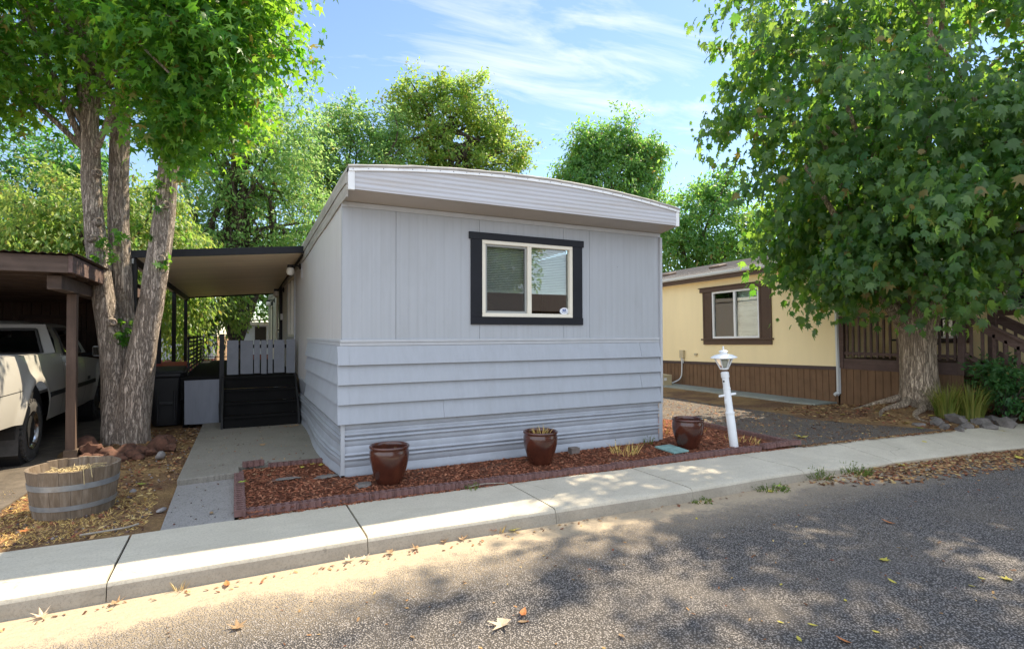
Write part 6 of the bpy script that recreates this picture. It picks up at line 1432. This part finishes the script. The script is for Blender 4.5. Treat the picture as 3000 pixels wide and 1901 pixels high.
bg_tree('young_tree', -1.9, 13.6, -.05, .07, 1.0, [((-2.3, 13.4, 1.7), (1.0, .9, 1.1), 1), ((-1.25, 13.6, 2.3), (.9, .8, .7), .8), ((-2.6, 13.2, 2.6), (1.0, .9, .9), .8)], 150, 30, .30, .12, M['leaf_cherry'], 'yellow green drooping tree seen between the porch posts', 52, droop=1.2)
bg_tree('locust_tree', -.95, 14.6, -.05, .26, 1.35, [((-.9, 14.6, 7.6), (2.3, 2.0, 2.3), 3), ((-1.9, 14.4, 5.3), (1.6, 1.5, 1.6), 1.6), ((.6, 14.6, 5.6), (1.8, 1.6, 2.1), 2), ((.35, 14.6, 8.6), (1.6, 1.5, 1.7), 1.5), ((1.5, 15.0, 4.5), (1.3, 1.3, 1.3), 1), ((-2.4, 14.8, 8.2), (1.3, 1.3, 1.3), 1), ((.0, 14.4, 4.0), (1.5, 1.2, .8), .7)], 720, 34, .40, .125, M['leaf_locust'], 'tall light green tree with forked dark trunk behind the porch', 53, droop=.5,
        forks=[(-2.1, 14.5, 4.6), (-1.3, 14.6, 6.4), (-.6, 14.7, 5.4), (.5, 14.8, 4.8), (-.75, 14.3, 7.4)], inner=.3, nl=46, flat=.6)
bg_tree('dark_tree', -7.1, 18.0, -.1, .25, 3.2, [((-7.0, 18, 6.0), (2.4, 2.0, 2.4), 3), ((-9.0, 18, 5.5), (2.2, 2, 2.4), 2), ((-5.2, 18, 5.2), (1.5, 1.6, 1.7), 1.4), ((-6.0, 18.4, 7.6), (1.3, 1.3, 1.1), .8)], 420, 32, .45, .16, M['leaf_dark'], 'dark green tree at the far left behind the yellowing tree', 54)
bg_tree('screen_tree', 1.6, 23.0, -.1, .2, 2.2, [((1.2, 22.6, 3.6), (2.0, 1.4, 2.0), 1), ((-.6, 23, 4.4), (1.8, 1.4, 2.0), 1), ((-3.2, 24.5, 4.4), (2.2, 1.6, 2.4), 1)], 300, 34, .45, .17, M['leaf_rb'], 'bright green tree behind the far pale homes', 60)
bg_tree('broad_tree', 3.9, 18.6, -.1, .22, 4.6, [((3.4, 18.4, 8.6), (1.9, 1.7, 2.1), 2.4), ((2.2, 18.6, 7.4), (1.7, 1.5, 1.9), 1.4), ((4.9, 18.6, 8.4), (1.6, 1.5, 1.9), 1.4), ((3.2, 18.2, 10.6), (1.1, 1.0, 1.0), .7), ((4.9, 18.3, 10.4), (.9, .9, .9), .5), ((2.0, 18.4, 9.6), (.8, .8, .9), .4)], 480, 34, .40, .15, M['leaf_locust'], 'loose green tree left of the olive one above the grey roof', 55, droop=.4)
bg_tree('olive_tree', 8.4, 19.2, -.1, .30, 6.0, [((8.4, 19.2, 10.4), (2.6, 2.3, 2.3), 3), ((6.4, 19.2, 10.2), (1.5, 1.6, 2.5), 1.8), ((10.7, 19.0, 9.9), (1.5, 1.5, 1.9), 1.7), ((8.9, 19, 12.7), (1.3, 1.2, 1.5), 1.2), ((6.5, 19.2, 12.5), (1.0, 1.0, 1.1), .8), ((10.4, 18.8, 11.7), (1.0, 1.0, 1.0), .7), ((7.7, 18.8, 13.0), (.7, .7, 1.0), .4), ((11.8, 18.8, 10.6), (.8, .8, .8), .4), ((8.4, 18.6, 8.4), (3.1, 2.0, 1.3), 1.2)], 700, 34, .42, .165, M['leaf_mid'], 'round olive and yellow green tree rising above the middle of the grey roof', 56, droop=.3, forks=[(7.2, 19.1, 10.5), (9.4, 19.2, 11.0), (8.3, 19.2, 12.0)], nl=34, amp=.12)
bg_tree('tall_tree', 19.0, 21.0, -.1, .35, 4.5, [((19.0, 20.6, 9.6), (2.6, 2.4, 3.4), 3.2), ((16.9, 20.8, 10.2), (1.2, 1.2, 2.3), 1.3), ((20.9, 20.2, 11.0), (1.2, 1.2, 2.1), 1.3), ((19.4, 20.4, 13.0), (1.4, 1.3, 1.5), 1.1), ((17.9, 20.6, 12.2), (.9, .9, 1.4), .7), ((19.5, 20.2, 6.6), (3.0, 2.4, 2.4), 1.7), ((16.0, 20.8, 8.0), (1.3, 1.2, 1.6), .9), ((21.9, 19.8, 9.0), (1.1, 1.1, 1.7), .8), ((17.2, 20.8, 12.0), (1.2, 1.2, 1.5), .9), ((21.3, 20.1, 12.3), (1.3, 1.2, 1.4), .9), ((15.7, 20.8, 9.6), (1.0, 1.0, 1.4), .6)], 860, 34, .5, .21, M['leaf_rb'], 'tall bluish green tree beyond the right end of the grey roof', 57, droop=.9, amp=.11)
bg_tree('side_tree', 20.4, 15.2, -.1, .25, 3.0, [((20.4, 15.0, 7.2), (1.9, 1.7, 2.2), 2), ((21.2, 14.4, 4.8), (2.2, 1.8, 2.0), 1.6), ((22.7, 13.8, 7.0), (1.3, 1.2, .9), .7), ((21.4, 14.6, 8.6), (1.0, 1.0, 1.2), .7), ((22.4, 13.9, 5.5), (1.0, 1.0, .9), .5), ((19.2, 15.4, 5.6), (1.3, 1.3, 2.2), 1.0)], 520, 34, .42, .185, M['leaf_rb'], 'shorter green tree right behind the home corner', 58, droop=.6, group=None)
bg_tree('sunlit_tree', 23.5, 9.4, -.1, .2, 3.5, [((23.4, 9.2, 6.2), (2.3, 2.0, 1.9), 1), ((26.0, 7.4, 6.4), (2.2, 2, 2.0), .8)], 260, 32, .45, .20, M['leaf_mid'], 'sunlit yellow green tree behind the yellow home roof', 59)
for i, (x, y, h_, r_, lb) in enumerate([(34.6, 24.2, 7.3, 1.15, 'small round distant tree above the yellow home roof'), (27.2, 20.4, 6.2, .55, 'thin distant conifer left of the yellow home roof vent')]):
    bg_tree('distant_tree', x, y, -.1, .15, h_ * .55, [((x, y, h_ - r_), (r_, r_, r_ * (1.0 if i == 0 else 1.9)), 1), ((x + .4 * r_, y, h_ - 1.9 * r_), (r_ * 1.1, r_, r_), .8)], 60, 30, .4, .2, M['leaf_rb'], lb, 61 + i)
bg_tree('opposite_tree', 14.0, -27, -.06, .3, 3.0, [((14, -27, 6.4), (4, 3, 2.8), 2), ((8.5, -28, 5.2), (3, 2.6, 2.2), 1)], 220, 26, .7, .34, M['leaf_mid'], 'tree across the road reflected in the window panes', 63)

# ------------------------------------------------------------------ shrubs and grass clump by the porch
def clump(x, y, z, n, h, r, label, seed):
    g = np.random.default_rng(seed); a = g.uniform(0, 6.283, n); q = r * np.sqrt(g.random(n)) * .55
    V = []; F = []; 
    for i in range(n):
        d = Vector((math.cos(a[i]), math.sin(a[i]), 0)); b0_ = Vector((x, y, z)) + d * q[i]; L_ = h * g.uniform(.55, 1.15); ln = g.uniform(.15, .75); wd = .0085
        s_ = Vector((-d.y, d.x, 0)) * wd; k = len(V)
        for j in range(6):
            t_ = j / 5; p_ = b0_ + Vector((0, 0, 1)) * L_ * (t_ - .38 * ln * t_ * t_ * t_) + d * L_ * ln * .75 * t_ ** 1.8; f_ = 1 - t_ ** 2
            V += [p_ - s_ * f_, p_ + s_ * f_]
        for j in range(5): F.append((k + 2 * j, k + 2 * j + 1, k + 2 * j + 3, k + 2 * j + 2))
    b = MB(); b.add(V, F); return tag(b.build('grass_clump', M['clump'], org=(x, y, z)), label, 'ornamental grass')
M['clump'] = leaf_mat('clump_blade', (.11, .17, .03), (.28, .26, .07), (.26, .38, .05), (.62, .58, .13), .45)
clump(9.72, -.88, gh(9.72, -.88), 230, .62, .30, 'upright ornamental grass clump close to the thick tree trunk', 5)
clump(9.98, -1.10, gh(9.98, -1.1), 250, .68, .34, 'arching ornamental grass clump, right and sunlit one of two', 6)
def shrub(name, blobs, n, lsize, mat, label, seed):
    c = blobs[0][0]; t = thing(name, (c[0], c[1], 0), label, 'shrub'); _, cs_ = crown('foliage', blobs, n, 26, .17, OVAL, lsize, mat, t, seed, .3, .1, .3)
    w = MB(); limbs(w, [(c[0], c[1], .02), (c[0] + .08, c[1] - .05, .02)], [cs_[i] for i in range(0, len(cs_), 9)], .018, seed, .004, n=5); w.build('stems', M['bark_dark'], t)
shrub('shrub', [((10.55, -1.35, .62), (.42, .36, .36), 1), ((10.85, -1.45, .42), (.40, .34, .36), 1), ((10.35, -1.28, .85), (.25, .22, .18), .4)], 130, .085, M['leaf_dark'], 'dark leafy shrub in front of the porch stairs', 71)
shrub('shrub', [((11.1, -1.75, .25), (.42, .34, .26), 1), ((11.6, -1.9, .30), (.4, .35, .3), .8)], 70, .07, M['leaf_rb'], 'low green shrub at the right edge beyond the grass clumps', 72)
crown_dirt = None

# ------------------------------------------------------------------ sun, sky, camera
SUN = Vector((.77, .33, 1.0)).normalized()
el = math.asin(SUN.z); az = math.atan2(SUN.x, SUN.y)
sd = bpy.data.lights.new('sun', 'SUN'); sd.energy = 3.4; sd.angle = R(.6); sd.color = (1.0, .87, .66)
so = bpy.data.objects.new('sun', sd); COL.objects.link(so); so.rotation_euler = SUN.to_track_quat('Z', 'Y').to_euler(); so.location = (20, 10, 30)
wd = bpy.data.worlds.new('World'); S.world = wd; wd.use_nodes = True; nt = wd.node_tree; nt.nodes.clear()
def N(k, **kw):
    x = nt.nodes.new(k)
    for a, b in kw.items(): setattr(x, a, b)
    return x
sky = N('ShaderNodeTexSky', sky_type='NISHITA', sun_disc=False, sun_elevation=el, sun_rotation=az, air_density=1.0, dust_density=.1, ozone_density=2.2, altitude=200)
tc = N('ShaderNodeTexCoord'); sp = N('ShaderNodeSeparateXYZ'); nt.links.new(tc.outputs['Generated'], sp.inputs[0])
# cirrus: project the view direction on a high flat layer
mz = N('ShaderNodeMath', operation='MAXIMUM'); mz.inputs[1].default_value = .06; nt.links.new(sp.outputs['Z'], mz.inputs[0])
dv = N('ShaderNodeVectorMath', operation='DIVIDE'); cmb = N('ShaderNodeCombineXYZ'); [nt.links.new(mz.outputs[0], cmb.inputs[i]) for i in range(3)]
nt.links.new(tc.outputs['Generated'], dv.inputs[0]); nt.links.new(cmb.outputs[0], dv.inputs[1])
mp = N('ShaderNodeMapping'); mp.inputs['Rotation'].default_value = (0, 0, R(35)); mp.inputs['Scale'].default_value = (.55, 1.5, 1); nt.links.new(dv.outputs[0], mp.inputs['Vector'])
n1 = N('ShaderNodeTexNoise'); n1.inputs['Scale'].default_value = 2.6; n1.inputs['Detail'].default_value = 9; n1.inputs['Roughness'].default_value = .62; n1.inputs['Distortion'].default_value = .5; nt.links.new(mp.outputs[0], n1.inputs['Vector'])
n2 = N('ShaderNodeTexNoise'); n2.inputs['Scale'].default_value = .55; n2.inputs['Detail'].default_value = 3; nt.links.new(dv.outputs[0], n2.inputs['Vector'])
# the cloud bank lies towards the right of the home
dt = N('ShaderNodeVectorMath', operation='DOT_PRODUCT'); nt.links.new(tc.outputs['Generated'], dt.inputs[0]); dt.inputs[1].default_value = Vector((.60, .78, .62)).normalized()
bank = N('ShaderNodeMapRange'); bank.inputs[1].default_value = .93; bank.inputs[2].default_value = .995; bank.inputs[3].default_value = 0; bank.inputs[4].default_value = .20; nt.links.new(dt.outputs['Value'], bank.inputs[0])
ad = N('ShaderNodeMath', operation='ADD'); nt.links.new(n1.outputs['Fac'], ad.inputs[0]); nt.links.new(bank.outputs[0], ad.inputs[1])
ad2 = N('ShaderNodeMath', operation='MULTIPLY_ADD'); nt.links.new(n2.outputs['Fac'], ad2.inputs[0]); ad2.inputs[1].default_value = .25; nt.links.new(ad.outputs[0], ad2.inputs[2])
cl = N('ShaderNodeMapRange'); cl.inputs[1].default_value = .76; cl.inputs[2].default_value = 1.15; cl.inputs[3].default_value = 0; cl.inputs[4].default_value = .8; nt.links.new(ad2.outputs[0], cl.inputs[0])
mx = N('ShaderNodeMix', data_type='RGBA'); nt.links.new(cl.outputs[0], mx.inputs[0]); tn = N('ShaderNodeMix', data_type='RGBA', blend_type='MULTIPLY'); tn.inputs[0].default_value = 1; nt.links.new(sky.outputs[0], tn.inputs[6]); tn.inputs[7].default_value = (1.03, 1.0, .98, 1); nt.links.new(tn.outputs[2], mx.inputs[6]); mx.inputs[7].default_value = (6.2, 6.1, 6.3, 1)
bg = N('ShaderNodeBackground')
bg.name = 'sky_light'; bg.inputs['Strength'].default_value = .075; 
# added bright cloud veil behind the viewer, unseen, put in to lift the shade
d2 = N('ShaderNodeVectorMath', operation='DOT_PRODUCT'); nt.links.new(tc.outputs['Generated'], d2.inputs[0]); d2.inputs[1].default_value = Vector((-.42, -.80, .42)).normalized()
vr = N('ShaderNodeMapRange', interpolation_type='SMOOTHSTEP'); vr.inputs[1].default_value = -.05; vr.inputs[2].default_value = .75; vr.inputs[3].default_value = 0; vr.inputs[4].default_value = .9; nt.links.new(d2.outputs['Value'], vr.inputs[0])
vn = N('ShaderNodeMapRange'); vn.inputs[1].default_value = .30; vn.inputs[2].default_value = .62; vn.inputs[3].default_value = .35; vn.inputs[4].default_value = 1.0; nt.links.new(n1.outputs['Fac'], vn.inputs[0])
vm_ = N('ShaderNodeMath', operation='MULTIPLY'); nt.links.new(vr.outputs[0], vm_.inputs[0]); nt.links.new(vn.outputs[0], vm_.inputs[1])
m2 = N('ShaderNodeMix', data_type='RGBA'); nt.links.new(vm_.outputs[0], m2.inputs[0]); nt.links.new(mx.outputs[2], m2.inputs[6]); m2.inputs[7].default_value = (8.6, 9.3, 10.6, 1)
nt.links.new(m2.outputs[2], bg.inputs['Color'])
ow = N('ShaderNodeOutputWorld'); nt.links.new(bg.outputs[0], ow.inputs['Surface'])

cd = bpy.data.cameras.new('camera'); cam = bpy.data.objects.new('camera', cd); COL.objects.link(cam); S.camera = cam
cd.sensor_width = 36; cd.sensor_fit = 'HORIZONTAL'; cd.lens = 1612.04 * 36 / 3000; cd.clip_end = 1500; cd.clip_start = .05
ya, pi_, ro = .4666, .01555, -.0018
Fv = Vector((math.sin(ya) * math.cos(pi_), math.cos(ya) * math.cos(pi_), math.sin(pi_))); R0 = Vector((math.cos(ya), -math.sin(ya), 0)); U0 = R0.cross(Fv)
Rv = R0 * math.cos(ro) + U0 * math.sin(ro); Uv = -R0 * math.sin(ro) + U0 * math.cos(ro)
mw = Matrix((Rv, Uv, -Fv)).transposed().to_4x4(); mw.translation = (-.9911, -5.8817, 1.4663); cam.matrix_world = mw
S.render.engine = 'CYCLES'; S.cycles.use_denoising = True
try: S.cycles.denoiser = 'OPENIMAGEDENOISE'; S.cycles.denoising_input_passes = 'RGB_ALBEDO_NORMAL'; S.cycles.denoising_prefilter = 'ACCURATE'
except Exception: pass
S.cycles.max_bounces = 10; S.cycles.transparent_max_bounces = 12; S.cycles.diffuse_bounces = 4; S.cycles.transmission_bounces = 6; S.cycles.sample_clamp_indirect = 6
S.view_settings.view_transform = 'Standard'; S.view_settings.look = 'None'; S.view_settings.exposure = 1.7; S.view_settings.gamma = 1.0; S.view_settings.use_curve_mapping = False
S.render.resolution_x = 1024; S.render.resolution_y = 648
